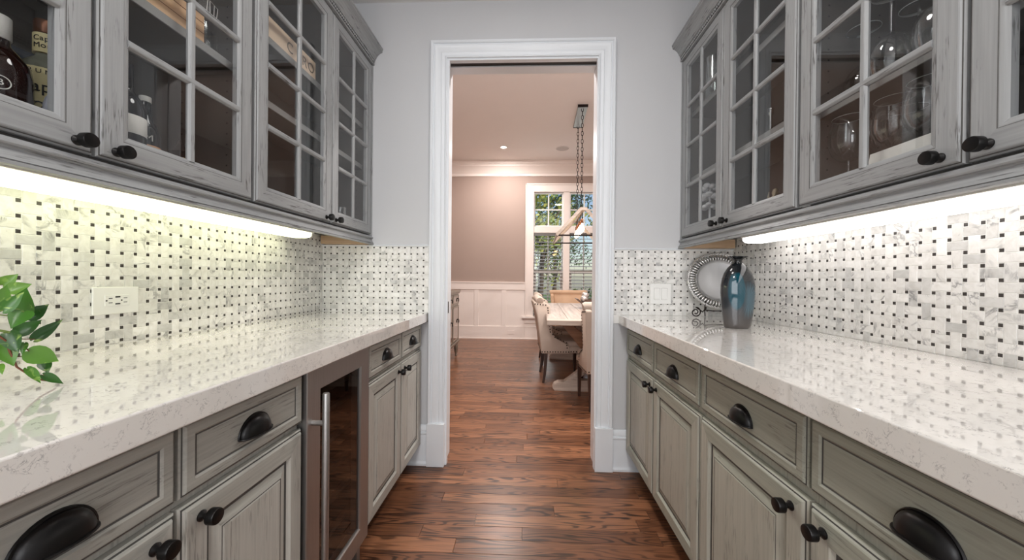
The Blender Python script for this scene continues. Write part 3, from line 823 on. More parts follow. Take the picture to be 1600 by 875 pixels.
# ------------------------------------------------------------------ trailing plant
def pothos():
    base = (-1.04, .44)
    t = thing('trailing_plant', (base[0], base[1], CT), 'trailing green pothos with heart-shaped leaves at the counter end', 'plant')
    pot = pm('white_glazed_pot', (225, 222, 215), .2)
    m = MB(); m.lathe([(.0001, 0), (.055, 0), (.062, .004), (.078, .12), (.082, .125), (.082, .135), (.074, .135), (.070, .118), (.0001, .115)], pot, 28, lambda x, y, z: (base[0] + x, base[1] + y, CT + .0005 + z)); m.build('pot', t, smooth=40)
    m = MB(); m.lathe([(.0001, .118), (.071, .119)], pm('potting_soil', (52, 40, 30), .9, var=.3, scale=200), 20, lambda x, y, z: (base[0] + x, base[1] + y, CT + .001 + z)); m.build('soil', t)
    lf = NT('pothos_leaf')
    n1 = lf.noise(lf.pos((1, 1, 1), 'P'), 45, 3, .6, .8); n2 = lf.noise(lf.pos((1, 1, 1), 'P', 1), 6, 2)
    oi = lf.rnd
    c = lf.ramp(oi, (0, srgb(34, 72, 26)), (.5, srgb(62, 112, 34)), (1, srgb(108, 150, 56)))
    c = lf.mix(lf.ramp(n1, (.58, 0), (.70, .75)), c, srgb(176, 205, 105))
    lf.set(Base__Color=c, Roughness=.3); lf.b.inputs['Subsurface Weight'].default_value = .0
    stem_m = pm('reddish_stem', (112, 66, 44), .5)
    stem_g = pm('green_stem', (110, 130, 60), .5)
    LV = [((-0.95, 0.62, 1.108), (-0.935, 0.629, 1.128), 0.022), ((-0.93, 0.615, 1.098), (-0.915, 0.634, 1.110), 0.024), ((-0.92, 0.625, 1.058), (-0.905, 0.619, 1.103), 0.036), ((-0.93, 0.640, 1.046), (-0.915, 0.658, 1.071), 0.026), ((-0.9, 0.584, 1.076), (-0.885, 0.582, 1.109), 0.022), ((-0.89, 0.581, 1.065), (-0.875, 0.596, 1.097), 0.02), ((-0.88, 0.6, 1.062), (-0.865, 0.574, 1.037), 0.028), ((-0.9, 0.606, 1.023), (-0.885, 0.627, 1.045), 0.024), ((-0.89, 0.589, 1.026), (-0.875, 0.589, 0.991), 0.027), ((-0.9, 0.586, 1.008), (-0.885, 0.591, 0.968), 0.028), ((-0.92, 0.642, 1.006), (-0.905, 0.672, 1.041), 0.021), ((-0.88, 0.607, 0.991), (-0.865, 0.637, 0.966), 0.034), ((-0.89, 0.633, 0.965), (-0.875, 0.629, 0.947), 0.018), ((-0.885, 0.608, 0.96), (-0.87, 0.616, 0.932), 0.015), ((-0.88, 0.626, 0.944), (-0.865, 0.644, 0.921), 0.015), ((-0.885, 0.604, 1.006), (-0.87, 0.591, 0.989), 0.010), ((-0.9, 0.584, 0.972), (-0.885, 0.577, 0.958), 0.010)]
    for k in range(16):  # fuller foliage towards the pot
        a = R.uniform(0, 2 * PI); rr = R.uniform(.02, .12)
        b = (base[0] + rr * math.cos(a) + .04, base[1] + rr * math.sin(a) + .03, CT + R.uniform(.13, .24))
        LV.append((b, (b[0] + .035 * math.cos(a), b[1] + .035 * math.sin(a), b[2] + R.uniform(-.02, .012)), .03))
    def leaf(b, tp, w):
        b, tp = Vector(b), Vector(tp); ax = tp - b; L = ax.length; ax.normalize()
        n = Vector((.75, -.55, .35)); n = (n - ax * n.dot(ax)).normalized()
        if R.random() < .4: n = (n + ax.cross(n) * R.uniform(-.5, .5)).normalized()
        sd = ax.cross(n); prof = [(-.10, .30), (-.06, .62), (.06, .88), (.22, 1.0), (.40, .93), (.58, .72), (.75, .44), (.89, .18), (1.0, .0)]
        vs = []; fs = []
        for k, (u, h) in enumerate(prof):
            bend = -.10 * L * (u - .3) ** 2 * 1.2
            for s_ in (-1, -.5, 0, .5, 1):
                uu = u if s_ else max(u, .0)
                vs.append(b + ax * (L * uu) + sd * (s_ * h * w / 2) + n * (bend + abs(s_) * h * w * .16))
        for k in range(len(prof) - 1):
            for q in range(4): i = k * 5 + q; fs.append((i, i + 1, i + 6, i + 5))
        m = MB(); m.add(vs, fs, lf.M); return m.build('leaf', t, smooth=70, recalc=False)
    for b, tp, w in LV:
        if tp[2] < CT + .004: tp = (tp[0], tp[1], CT + .004)
        leaf(b, tp, w)
    m = MB()
    m.tube([(base[0] + .03, base[1] + .02, CT + .12), (-.97, .50, 1.07), (-.92, .545, 1.05), (-.89, .57, 1.03), (-.89, .584, 1.014), (-.89, .589, .995), (-.89, .598, .965), (-.89, .614, .947), (-.888, .629, .934), (-.885, .647, CT + .006)], .0016, stem_m, 6)
    m.tube([(-.89, .594, .983), (-.89, .61, .982), (-.88, .617, .991)], .001, stem_m, 5)
    m.tube([(-.89, .589, 1.014), (-.90, .604, 1.013), (-.92, .642, 1.006)], .001, stem_m, 5)
    m.tube([(-.89, .586, 1.008), (-.89, .603, 1.006), (-.88, .607, .991)], .001, stem_m, 5)
    m.tube([(-.89, .614, .947), (-.888, .631, .941), (-.88, .626, .944)], .001, stem_m, 5)
    m.build('vine', t, smooth=60)
    m = MB()
    for b, tp, w in LV[:10] + LV[17:]:
        s = (base[0] + .02, base[1] + .02, CT + .12); mid = tuple((s[i] + b[i]) / 2 + (.03 if i == 2 else 0) for i in range(3))
        m.tube([s, mid, b], .0011, stem_g, 5)
    m.build('stems', t, smooth=60)
pothos()

# ------------------------------------------------------------------ lettering
def text_mesh(txt, size, depth=.0004):
    cu = bpy.data.curves.new('lettering', 'FONT'); cu.body = txt; cu.size = size; cu.align_x = 'CENTER'; cu.align_y = 'CENTER'; cu.extrude = depth; cu.resolution_u = 3
    o = bpy.data.objects.new('lettering_tmp', cu); COL.objects.link(o)
    me = bpy.data.meshes.new_from_object(o.evaluated_get(bpy.context.evaluated_depsgraph_get()))
    bpy.data.objects.remove(o); bpy.data.curves.remove(cu)
    return me
def lettering(txt, size, fn, M, parent, depth=.0004, bold=0):
    """fn(u, v, n) -> world point for text-plane coordinates"""
    me = text_mesh(txt, size, depth); off = base_of(parent)
    for v in me.vertices:
        v.co = Vector(fn(v.co.x, v.co.y, v.co.z)) - off
    me.materials.clear(); me.materials.append(M)
    o = bpy.data.objects.new('lettering', me); COL.objects.link(o); o.parent = parent
    return o
INK = pm('printed_ink', (24, 22, 22), .6)
INKG = pm('gold_brown_ink', (128, 112, 96), .6)
def around(cx, cy, z, r, yaw):
    """wraps text round an upright cylinder; yaw = direction the label faces"""
    def fn(u, v, n):
        a = yaw + u / r; rr = r + .0006 + n
        return (cx + rr * math.cos(a), cy + rr * math.sin(a), z + v)
    return fn

# ------------------------------------------------------------------ things in the cabinets
AMBER = pm('dark_rum_glass', (34, 14, 10), .05, spec=.7)
CLEARB = pm('pale_green_bottle', (120, 122, 108), .08)
FROST = pm('frosted_bottle', (168, 170, 180), .35)
CREAM = pm('cream_label', (222, 210, 160), .6)
WHITEL = pm('white_label', (230, 229, 224), .6)
COPPER = pm('copper_cap', (112, 72, 50), .35, .6)
REDCAP = pm('maroon_cap', (104, 28, 40), .4)
NAVYB = pm('navy_glass', (20, 22, 28), .06)
FL = 1.398   # cabinet floor on the cooler side
FR = 1.388
def bottle(x, y, z0, prof, M, label, extra=(), n=24, group='bottles behind the cabinet panes'):
    t = thing('bottle', (x, y, z0), label, 'bottle', group)
    m = MB(); m.lathe(prof, M, n, lambda a, b, c: (x + a, y + b, z0 + c)); m.build('body', t, smooth=40)
    for nm, pr, mat in extra:
        m = MB(); m.lathe(pr, mat, n, lambda a, b, c: (x + a, y + b, z0 + c)); m.build(nm, t, smooth=40)
    return t
def spirits():
    face = math.radians(-28)
    # 1 big dark bottle with a white cap
    x, y = -1.045, .672
    t = bottle(x, y, FL, [(.0001, 0), (.043, 0), (.046, .004), (.046, .12), (.042, .145), (.030, .165), (.018, .18), (.015, .195), (.015, .215)], AMBER, 'large dark spirit bottle with a white cap behind the pane',
               [('cap', [(.0175, .192), (.0185, .194), (.0185, .236), (.0165, .238), (.0001, .238)], WHITEL)])
    lettering('B', .016, around(x, y, FL + .095, .046, face), WHITEL, t)
    m = MB(); m.tube([around(x, y, FL + .095, .046, face)(.0125 * math.cos(a * PI / 12), .0125 * math.sin(a * PI / 12), .0003) for a in range(24)], .0009, WHITEL, 5, True); m.build('emblem_ring', t)
    # 2 rum bottle, cream labels
    x, y = -1.085, .775
    t = bottle(x, y, FL, [(.0001, 0), (.042, 0), (.045, .004), (.045, .170), (.042, .187), (.030, .202), (.019, .212), (.0165, .22), (.0165, .266)], CLEARB, 'clear rum bottle with cream labels and a brown cap behind the pane',
               [('body_label', [(.0452, .05), (.0458, .051), (.0458, .177), (.0452, .178)], CREAM), ('neck_label', [(.0166, .220), (.0205, .221), (.0205, .263), (.0166, .264)], CREAM),
                ('cap', [(.0188, .265), (.0196, .266), (.0196, .292), (.018, .295), (.0001, .295)], COPPER)])
    lettering('Captain', .0155, around(x, y, FL + .2505, .0205, face), INK, t); lettering('Morgan', .0155, around(x, y, FL + .235, .0205, face), INK, t)
    lettering('R U M', .013, around(x, y, FL + .168, .0458, face - .35), INK, t)
    lettering('Captain', .034, around(x, y, FL + .135, .0458, face), INK, t); lettering('Morgan', .034, around(x, y, FL + .098, .0458, face), INK, t)
    # 3 small frosted bottle, maroon cap
    x, y = -1.000, .738
    t = bottle(x, y, FL, [(.0001, 0), (.023, 0), (.025, .003), (.025, .085), (.022, .10), (.0125, .118), (.0105, .13), (.0105, .158)], FROST, 'small frosted bottle with a maroon cap, nearest the cabinet pane',
               [('cap', [(.0115, .156), (.0120, .157), (.0120, .178), (.0001, .179)], REDCAP)])
    lettering('LIN', .015, around(x, y, FL + .058, .025, face), INK, t)
    # 4 carton behind
    t = thing('carton', (-1.185, .785, FL), 'white carton with a blue band standing behind the bottles', 'box')
    m = MB(); m.box(-1.231, -1.139, .74, .83, FL + .0005, FL + .235, WHITEL); m.build('box_body', t, bevel=.002)
    m = MB(); m.box(-1.2315, -1.1385, .7395, .8305, FL + .185, FL + .2, pm('blue_band', (96, 120, 150), .6)); m.box(-1.2315, -1.1385, .7395, .8305, FL + .212, FL + .2352, pm('dark_carton_top', (60, 66, 76), .6)); m.build('band', t)
    # bottles in the second door
    t = bottle(-1.03, .888, FL, [(.0001, 0), (.037, 0), (.039, .003), (.039, .15), (.034, .175), (.018, .20), (.0145, .215), (.0145, .27), (.0001, .272)], NAVYB, 'black bottle with a white band label beside the door stile',
               [('label_band', [(.0392, .088), (.0398, .089), (.0398, .134), (.0392, .135)], WHITEL)])
    t = bottle(-1.09, .990, FL, [(.0001, 0), (.031, 0), (.033, .003), (.033, .125), (.028, .15), (.014, .18), (.012, .195), (.012, .225)], NAVYB, 'slim black bottle with an orange label and white-topped neck',
               [('label_band', [(.0332, .060), (.0337, .061), (.0337, .095), (.0332, .096)], pm('orange_label', (214, 164, 120), .6)), ('cap', [(.0125, .222), (.0132, .223), (.0132, .237), (.0001, .238)], WHITEL)])
    lettering('M', .026, around(-1.09, .990, FL + .115, .032, face), WHITEL, t)
    t = thing('folded_card', (-1.10, 1.06, FL), 'white card with green print and black letters beside the slim bottle', 'card')
    m = MB(); m.prism([(0, 0), (.026, .0), (.014, .105), (.012, .105)], 1.025, 1.088, lambda p, q, a: (-1.12 + p, a, FL + .0005 + q), WHITEL); m.build('card_body', t)
    fn = lambda cy, cz: (lambda u, v, n: (-1.0942 - .114 * (cz + v - FL) + .0005 + n, cy + u, cz + v))
    lettering('A', .032, fn(1.073, FL + .078), INK, t); lettering('E', .032, fn(1.073, FL + .044), INK, t)
    m = MB(); m.box(-1.101, -1.0985, 1.035, 1.056, FL + .04, FL + .052, pm('green_print', (90, 150, 80), .6)); m.build('green_print', t)
    t = thing('candle_lantern', (-1.13, 1.135, FL), 'small dark lantern with a golden glass window in the second door', 'lantern')
    m = MB(); m.box(-1.15, -1.11, 1.115, 1.155, FL + .0005, FL + .13, IRON); m.lathe([(.028, .13), (.010, .155), (.004, .17), (.0001, .172)], IRON, 4, lambda a, b, c: (-1.13 + a, 1.135 + b, FL + c)); m.build('frame', t)
    m = MB(); m.box(-1.1095, -1.108, 1.123, 1.147, FL + .075, FL + .11, pm('golden_glass', (214, 178, 96), .2)); m.build('window', t)
    # pine crate on the upper shelf, etched decanter
    t = thing('wooden_crate', (-1.10, .90, 1.8345), 'pale pine crate lying on the upper shelf above the spirit bottles', 'crate')
    m = MB(); m.box(-1.18, -.990, .62, 1.07, 1.8345, 1.925, CRATE); m.build('box_body', t, bevel=.002)
    for z in (1.864, 1.895):
        m = MB(); m.box(-.9901, -.9890, .62, 1.07, z - .0008, z + .0008, pm('crate_joint', (150, 104, 70), .7)); m.build('board_joint', t)
    t = thing('etched_decanter', (-1.06, 1.145, 1.8345), 'square etched glass decanter with an angular stopper on the upper shelf', 'decanter')
    m = MB(); m.box(-1.085, -1.035, 1.12, 1.17, 1.835, 1.93, CRYSTAL); m.build('body', t, bevel=.006)
    m = MB(); m.lathe([(.010, 1.93), (.009, 1.965), (.022, 1.985), (.022, 2.02), (.0001, 2.03)], CRYSTAL, 4, lambda a, b, c: (-1.06 + a, 1.145 + b, c)); m.build('stopper', t)
    m = MB()
    for pts in ([(1.123, 1.975), (1.128, 2.02), (1.165, 2.012), (1.16, 1.97)], [(1.135, 2.016), (1.136, 1.975)], [(1.152, 2.014), (1.150, 1.972)]):
        m.tube([(-1.033, a, b) for a, b in pts], .0011, WHITEL, 4)
    m.build('etched_lines', t)
    # lettered sign in the third door
    t = thing('lettered_sign', (-1.0, 1.45, 2.0375), 'long cream wooden sign with grey letters lying along the top shelf', 'sign')
    sg = pm('cream_sign_board', (232, 208, 182), .55, var=.06, scale=10)
    m = MB(); m.box(-1.02, -.993, 1.245, 1.655, 2.0375, 2.124, sg); m.build('board', t, bevel=.001)
    f2 = lambda cy: (lambda u, v, n: (-.9925 + n, cy + u, 2.078 + v))
    for ch, cy in (('C', 1.472), ('R', 1.570), ('O', 1.618)): lettering(ch, .060, f2(cy), INKG, t)
    # things low in the third and fourth doors
    bottle(-1.06, 1.275, FL, [(.0001, 0), (.040, 0), (.042, .004), (.042, .08), (.034, .115), (.016, .15), (.0135, .165), (.0135, .20), (.0001, .202)], pm('brown_liqueur_glass', (52, 26, 18), .08), 'squat brown liqueur bottle in the cabinet with the lettered sign',
           [('collar', [(.0345, .112), (.036, .113), (.0345, .118)], CHROME)])
    t = thing('glass_dome', (-1.06, 1.62, FL), 'low clear glass cheese dome on the floor of the lettered-sign cabinet', 'dome')
    m = MB(); m.lathe([(.062, .0), (.062, .03), (.055, .055), (.035, .075), (.0001, .084)], CRYSTAL, 24, lambda a, b, c: (-1.06 + a, 1.62 + b, FL + .001 + c), caps=False); m.build('dome', t, smooth=60, recalc=False)
    m = MB(); m.ball((-1.06, 1.62, FL + .094), .010, CRYSTAL); m.build('finial', t, smooth=60)
spirits()
def goblet(x, y, z0, label, h=.20, r=.04, inv=False, cut=False, group='wine glasses'):
    t = thing('wine_glass', (x, y, z0), label, 'glass', group)
    T = (lambda a, b, c: (x + a, y + b, z0 + (h - c if inv else c)))
    bs = h * .48
    m = MB(); m.lathe([(r * .45, bs), (r * .8, bs + .018), (r * 1.0, bs + .045), (r * 1.02, bs + (h - bs) * .6), (r * .82, h)], CRYSTAL, 24, T, caps=False); m.lathe([(.004, bs - .004), (r * .3, bs - .002), (r * .45, bs)], CRYSTAL, 24, T, caps=False)
    m.tube([T(r * .82 * math.cos(a * PI / 12), r * .82 * math.sin(a * PI / 12), h) for a in range(24)], .0010, GEDGE, 5, True)
    m.build('bowl', t, smooth=60, recalc=False)
    m = MB(); m.lathe([(.0045, .006), (.0035, .02), (.0035, bs - .012), (.005, bs - .003)], CRYSTAL, 12, T, caps=False); m.build('stem', t, smooth=60, recalc=False)
    m = MB(); m.lathe([(.0001, .005), (.010, .0045), (r * .85, .0015), (r * .88, 0), (.0001, 0)], CRYSTAL, 24, T); m.tube([T(r * .88 * math.cos(a * PI / 12), r * .88 * math.sin(a * PI / 12), .001) for a in range(24)], .0010, GEDGE, 5, True); m.build('foot', t, smooth=60, recalc=False)
    return t
def tumbler(x, y, z0, label, h=.09, r=.035, group='crystal tumblers'):
    t = thing('tumbler', (x, y, z0), label, 'glass', group)
    m = MB(); m.lathe([(.0001, .004), (r * .86, .004), (r, h), (r * .93, h), (r * .8, .012), (.0001, .012)], CRYSTAL, 18, lambda a, b, c: (x + a, y + b, z0 + c)); m.build('wall', t, smooth=50)
    m = MB()
    for k in range(12):
        a = 2 * PI * k / 12; m.tube([(x + r * .9 * math.cos(a), y + r * .9 * math.sin(a), z0 + .01), (x + r * .97 * math.cos(a + .25), y + r * .97 * math.sin(a + .25), z0 + h * .6)], .0014, CRYSTAL, 4)
    m.build('cut_facets', t)
def stemware():
    S1 = 1.678
    for k, (x, y) in enumerate(((1.0, 1.045), (1.13, 1.10), (1.12, .97), (1.06, 1.195), (1.0, .925))):
        goblet(x, y, S1 + .0005, ('upside-down wine glass seen whole behind the pane on the upper shelf', 'upside-down wine glass in the middle of the upper shelf at the back', 'upside-down wine glass at the back of the upper shelf near the knob side', 'upside-down wine glass behind the vertical bar on the upper shelf', 'upside-down wine glass by the knob-side stile on the upper shelf')[k], .25, .047, True)
    for k, (x, y) in enumerate(((1.02, .965), (1.03, 1.065), (1.01, 1.185), (1.13, 1.125))):
        goblet(x, y, FR + .0005, ('round-bowled wine glass rising behind the white card', 'round-bowled wine glass in the middle of the cabinet floor', 'round-bowled wine glass left alone beyond the vertical bar on the cabinet floor', 'round-bowled wine glass set back behind the other upright glasses')[k], .255, .05, False)
    t = thing('place_card', (.957, .98, FR), 'white folded card standing in front of the wine glasses', 'card')
    m = MB(); m.prism([(-.02, 0), (-.004, .094), (0, .094), (.016, 0), (.013, 0), (-.002, .089), (-.017, 0)], .86, 1.05, lambda p, q, a: (.957 + p, a, FR + .0005 + q), WHITEL); m.build('card_body', t)
    # far cabinet
    for k, (x, y) in enumerate(((.955, 1.915), (.985, 1.985), (1.04, 1.90))):
        tumbler(x, y, 2.0895, ('cut crystal tumbler nearest the bar on the top shelf by the doorway', 'cut crystal tumbler in the middle of the top shelf by the doorway', 'cut crystal tumbler at the back of the top shelf by the doorway')[k], .19, .036)
    for k, (x, y) in enumerate(((1.03, 1.345), (1.08, 1.43))):
        goblet(x, y, 1.7165, ('crystal goblet by the hinge on the middle shelf', 'crystal goblet set back on the middle shelf')[k], .17, .042, group='crystal goblets')
    t = thing('candlestick', (1.04, 1.60, 1.7165), 'slender silver candlestick on the middle shelf', 'candlestick')
    m = MB(); m.lathe([(.0001, 0), (.032, 0), (.030, .006), (.010, .014), (.006, .03), (.006, .12), (.012, .128), (.012, .15), (.0001, .151)], CHROME, 18, lambda a, b, c: (1.04 + a, 1.60 + b, 1.7168 + c)); m.build('stick', t, smooth=40)
    t = thing('glass_bowl', (1.06, 1.36, FR), 'wide clear glass bowl on the cabinet floor', 'bowl')
    m = MB(); m.lathe([(.0001, .002), (.03, .002), (.05, .012), (.082, .06), (.095, .098), (.092, .098), (.078, .06), (.046, .016), (.0001, .010)], CRYSTAL, 32, lambda a, b, c: (1.06 + a, 1.36 + b, FR + c)); m.build('bowl', t, smooth=60)
    m = MB(); m.tube([(1.06 + .0945 * math.cos(a * PI / 16), 1.36 + .0945 * math.sin(a * PI / 16), FR + .0985) for a in range(32)], .0016, WHITEL, 6, True); m.build('rim', t, smooth=60)
    t = thing('gilded_figurine', (1.03, 1.555, FR), 'small pale gilded figurine standing in the crystal cabinet', 'figurine')
    pg = pm('pale_gilt', (188, 176, 150), .3, .3)
    m = MB(); m.lathe([(.0001, 0), (.024, 0), (.024, .01), (.010, .02), (.014, .045), (.020, .065), (.013, .085), (.006, .095), (.011, .108), (.009, .122), (.0001, .128)], pg, 16, lambda a, b, c: (1.03 + a + .004 * math.sin(c * 60), 1.555 + b, FR + .0005 + c)); m.build('body', t, smooth=50)
    m = MB(); m.tube([(1.03, 1.555, FR + .075), (1.02, 1.58, FR + .095), (1.03, 1.59, FR + .12)], [.005, .004, .002], pg, 6); m.tube([(1.03, 1.555, FR + .07), (1.02, 1.53, FR + .06)], [.005, .003], pg, 6); m.build('arm', t, smooth=60)
    # white flower ornament
    t = thing('flower_ornament', (1.0, 2.03, FR), 'white porcelain flower ornament in the crystal cabinet next to the doorway', 'ornament')
    wp = pm('white_porcelain', (232, 233, 236), .25)
    for (z, n, rr) in ((.25, 7, .05), (.20, 8, .055), (.145, 7, .045)):
        for k in range(n):
            a = 2 * PI * k / n + z * 40; m = MB()
            m.ball((1.0 + .62 * rr * math.cos(a), 2.03 + .62 * rr * math.sin(a), FR + z + .008 * math.sin(a * 2)), rr * .5, wp, 8, 6, (.7, 1, .55)); m.build('petal', t, smooth=60)
    m = MB(); m.lathe([(.0001, 0), (.022, 0), (.018, .008), (.006, .02), (.006, .24)], wp, 14, lambda a, b, c: (1.0 + a, 2.03 + b, FR + .0005 + c)); m.build('base', t, smooth=50)
    # dark bottle in the nearest door
    bottle(1.05, .665, FR, [(.0001, 0), (.036, 0), (.038, .004), (.038, .15), (.030, .18), (.015, .20), (.014, .245)], NAVYB, 'dark bottle with a black faceted stopper beside the wine glasses',
           [('stopper', [(.016, .242), (.030, .262), (.034, .285), (.028, .30), (.0001, .305)], BLACK)])
    # tumblers in the fourth door of the other run
    for k, (x, y) in enumerate(((-1.04, 1.83), (-1.07, 1.915), (-1.0, 1.90))):
        tumbler(x, y, FL + .0005, ('cut crystal tumbler by the bar in the sign cabinet', 'cut crystal tumbler at the back of the sign cabinet', 'cut crystal tumbler close to the pane in the sign cabinet')[k], .10, .032)
stemware()

# ------------------------------------------------------------------ dining room: far wall, window, wainscot
def far_room():
    wx0, wx1, wz0, wz1 = .125, 1.335, .42, 2.745
    m = MB(); y0, y1 = FAR, FAR + .15
    m.box(DX0, wx0, y0, y1, 0, DC, TAUPE); m.box(wx1, DX1, y0, y1, 0, DC, TAUPE); m.box(wx0, wx1, y0, y1, wz1, DC, TAUPE); m.box(wx0, wx1, y0, y1, 0, wz0, TAUPE)
    wf = S(m.build('wall_far'))
    # crown
    pr = [(0, 3.035), (.012, 3.035), (.014, 3.05), (.014, 3.085), (.022, 3.09), (.026, 3.10), (.05, 3.14), (.085, 3.19), (.10, 3.205), (.10, 3.23), (.112, 3.24), (.118, 3.26), (.118, 3.30), (0, 3.30)]
    m = MB(); m.prism(pr, DX0, DX1, lambda p, q, a: (a, FAR - p, q), DTRIM); S(m.build('trim_11', smooth=30))
    # wainscot: rails, battens, base
    ws = struct('trim_12')
    casx = -.03
    for a, b in ((DX0, casx), (1.49, DX1)):
        m = MB(); m.box(a, b, FAR - .008, FAR, .24, .95, DTRIM); m.build('panel', ws)
        m = MB(); m.box(a, b, FAR - .026, FAR, .918, 1.045, DTRIM); m.box(a, b, FAR - .036, FAR, 1.045, 1.064, DTRIM); m.build('rail', ws, bevel=.003)
        m = MB(); m.box(a, b, FAR - .026, FAR, .012, .24, DTRIM); m.box(a, b, FAR - .036, FAR, 0, .02, DTRIM); m.build('base_rail', ws, bevel=.003)
    m = MB(); m.box(casx, 1.49, FAR - .026, FAR, .012, .24, DTRIM); m.box(casx, 1.49, FAR - .036, FAR, 0, .02, DTRIM); m.build('base_rail', ws, bevel=.003)
    m = MB(); m.box(casx, 1.49, FAR - .008, FAR, .24, .40, DTRIM); m.build('panel', ws)
    for x in (-1.45, -.935, -.418):
        m = MB(); m.box(x - .042, x + .042, FAR - .022, FAR, .24, .918, DTRIM); m.build('batten', ws, bevel=.003)
    t = thing('wall_outlet', (-.29, FAR - .027, .085), 'small outlet plate low on the dining room baseboard', 'outlet')
    m = MB(); m.box(-.345, -.225, FAR - .0325, FAR - .0265, .092, .165, DTRIM); m.build('cover_plate', t, bevel=.002)
    # window 1: casing, frame, transom sashes and lower sashes
    w = struct('window_1')
    for a, b in ((casx, wx0), (wx1, 1.49)):
        m = MB(); m.box(a, b, FAR - .024, FAR + .002, .43, 2.895, DTRIM); m.box(a if a == casx else b - .02, a + .02 if a == casx else b, FAR - .036, FAR, .43, 2.895, DTRIM); m.build('casing', w, bevel=.004)
    m = MB(); m.box(wx0, wx1, FAR - .024, FAR + .002, wz1, 2.895, DTRIM); m.box(casx, 1.49, FAR - .036, FAR, 2.87, 2.897, DTRIM); m.build('casing', w, bevel=.004)
    m = MB(); m.box(casx - .05, 1.54, FAR - .075, FAR + .1, .395, .43, DTRIM); m.build('stool', w, bevel=.005)
    m = MB(); m.box(casx, 1.49, FAR - .022, FAR, .30, .395, DTRIM); m.build('apron', w, bevel=.003)
    m = MB(); m.box(.672, .788, FAR - .01, FAR + .12, wz0, wz1, DTRIM); m.build('mullion', w, bevel=.004)
    m = MB(); m.box(wx0, .672, FAR - .006, FAR + .12, 1.985, 2.105, DTRIM); m.build('transom_bar', w, bevel=.004)
    m = MB(); m.box(.788, wx1, FAR - .006, FAR + .12, 1.985, 2.105, DTRIM); m.build('transom_bar', w, bevel=.004)
    sash = pm('sash_white', (226, 224, 220), .4)
    for a, b in ((wx0, .672), (.788, wx1)):
        for z0, z1, fr, name in ((2.105, wz1, .024, 'transom_sash'), (1.255, 1.985, .024, 'upper_sash'), (wz0, 1.29, .052, 'lower_sash')):
            yo = .05 if name != 'upper_sash' else .085
            m = MB(); T = lambda d, y, z: (y, FAR + yo - d, z)
            ring_panel(m, T, 0, a, b, z0, z1, [(0, -.03), (0, 0), (fr - .006, 0), (fr, -.008), (fr, -.03)], sash, sash, hole=True); s_ = m.build(name, w)
            xm = (a + b) / 2; nz = 1 if name != 'x' else 1
            m = MB(); m.box(xm - .011, xm + .011, FAR + yo + .003, FAR + yo + .024, z0 + fr - .002, z1 - fr + .002, sash); m.build('muntin', s_)
            if name == 'transom_sash':
                zm = (z0 + z1) / 2; m = MB(); m.box(a + fr - .002, b - fr + .002, FAR + yo + .004, FAR + yo + .023, zm - .011, zm + .011, sash); m.build('muntin', s_)
            m = MB(); m.face([(x, FAR + yo + .014, z) for x, z in ((a + fr, z0 + fr), (b - fr, z0 + fr), (b - fr, z1 - fr), (a + fr, z1 - fr))], WPANE); m.build('pane', s_, recalc=False)
    # horizontal blinds, slats open
    slat = pm('backlit_blind_slat', (104, 100, 96), .5)  # white slats, their backlit darkness put into the grey
    for (a, b), lab in (((wx0 + .006, .666), 'white slatted blind in the window half beside the taupe wall'), ((.794, wx1 - .006), 'white slatted blind in the window half behind the lantern')):
        t = thing('window_blind', ((a + b) / 2, FAR + .024, .44), lab, 'blind', 'blinds in the dining window')
        z = .47
        while z < 1.93:
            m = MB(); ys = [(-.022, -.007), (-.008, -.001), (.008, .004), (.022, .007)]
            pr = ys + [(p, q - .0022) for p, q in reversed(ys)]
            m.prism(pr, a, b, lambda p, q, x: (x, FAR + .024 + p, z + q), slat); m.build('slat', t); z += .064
        m = MB(); m.box(a, b, FAR - .004, FAR + .048, 1.935, 1.982, slat); m.build('head_rail', t, bevel=.003)
        m = MB()
        for x in (a + .09, b - .09): m.tube([(x, FAR + .024, .46), (x, FAR + .024, 1.94)], .0012, slat, 5)
        m.build('ladder_cord', t)
    # ceiling fittings
    t = thing('recessed_light', (-.40, 5.987, DC), 'glowing recessed light in the dining room ceiling', 'light')
    m = MB(); m.lathe([(.045, -.004), (.075, -.008), (.078, -.001), (.045, -.001)], DCEIL, 28, lambda a, b, c: (-.40 + a, 5.987 + b, DC + c), caps=False); m.build('trim_ring', t, smooth=40)
    m = MB(); m.lathe([(.0001, -.003), (.046, -.003)], CANGLOW, 24, lambda a, b, c: (-.40 + a, 5.987 + b, DC + c), caps=False); m.build('lamp', t, recalc=False)
    light('recessed_light_lamp', 'AREA', (-.40, 5.987, DC - .012), 36, (1, .93, .89), (0, 0, 0), .1)
    t = thing('ceiling_speaker', (.576, 6.06, DC), 'round white speaker grille in the dining room ceiling', 'speaker')
    m = MB(); m.lathe([(.0001, -.004), (.105, -.004)], pm('speaker_mesh', (196, 192, 190), .7, var=.15, scale=400), 32, lambda a, b, c: (.576 + a, 6.06 + b, DC + c), caps=False); m.build('grille', t, recalc=False)
    m = MB(); m.lathe([(.105, -.004), (.118, -.006), (.120, -.001)], DCEIL, 32, lambda a, b, c: (.576 + a, 6.06 + b, DC + c), caps=False); m.build('trim_ring', t, smooth=40)
far_room()

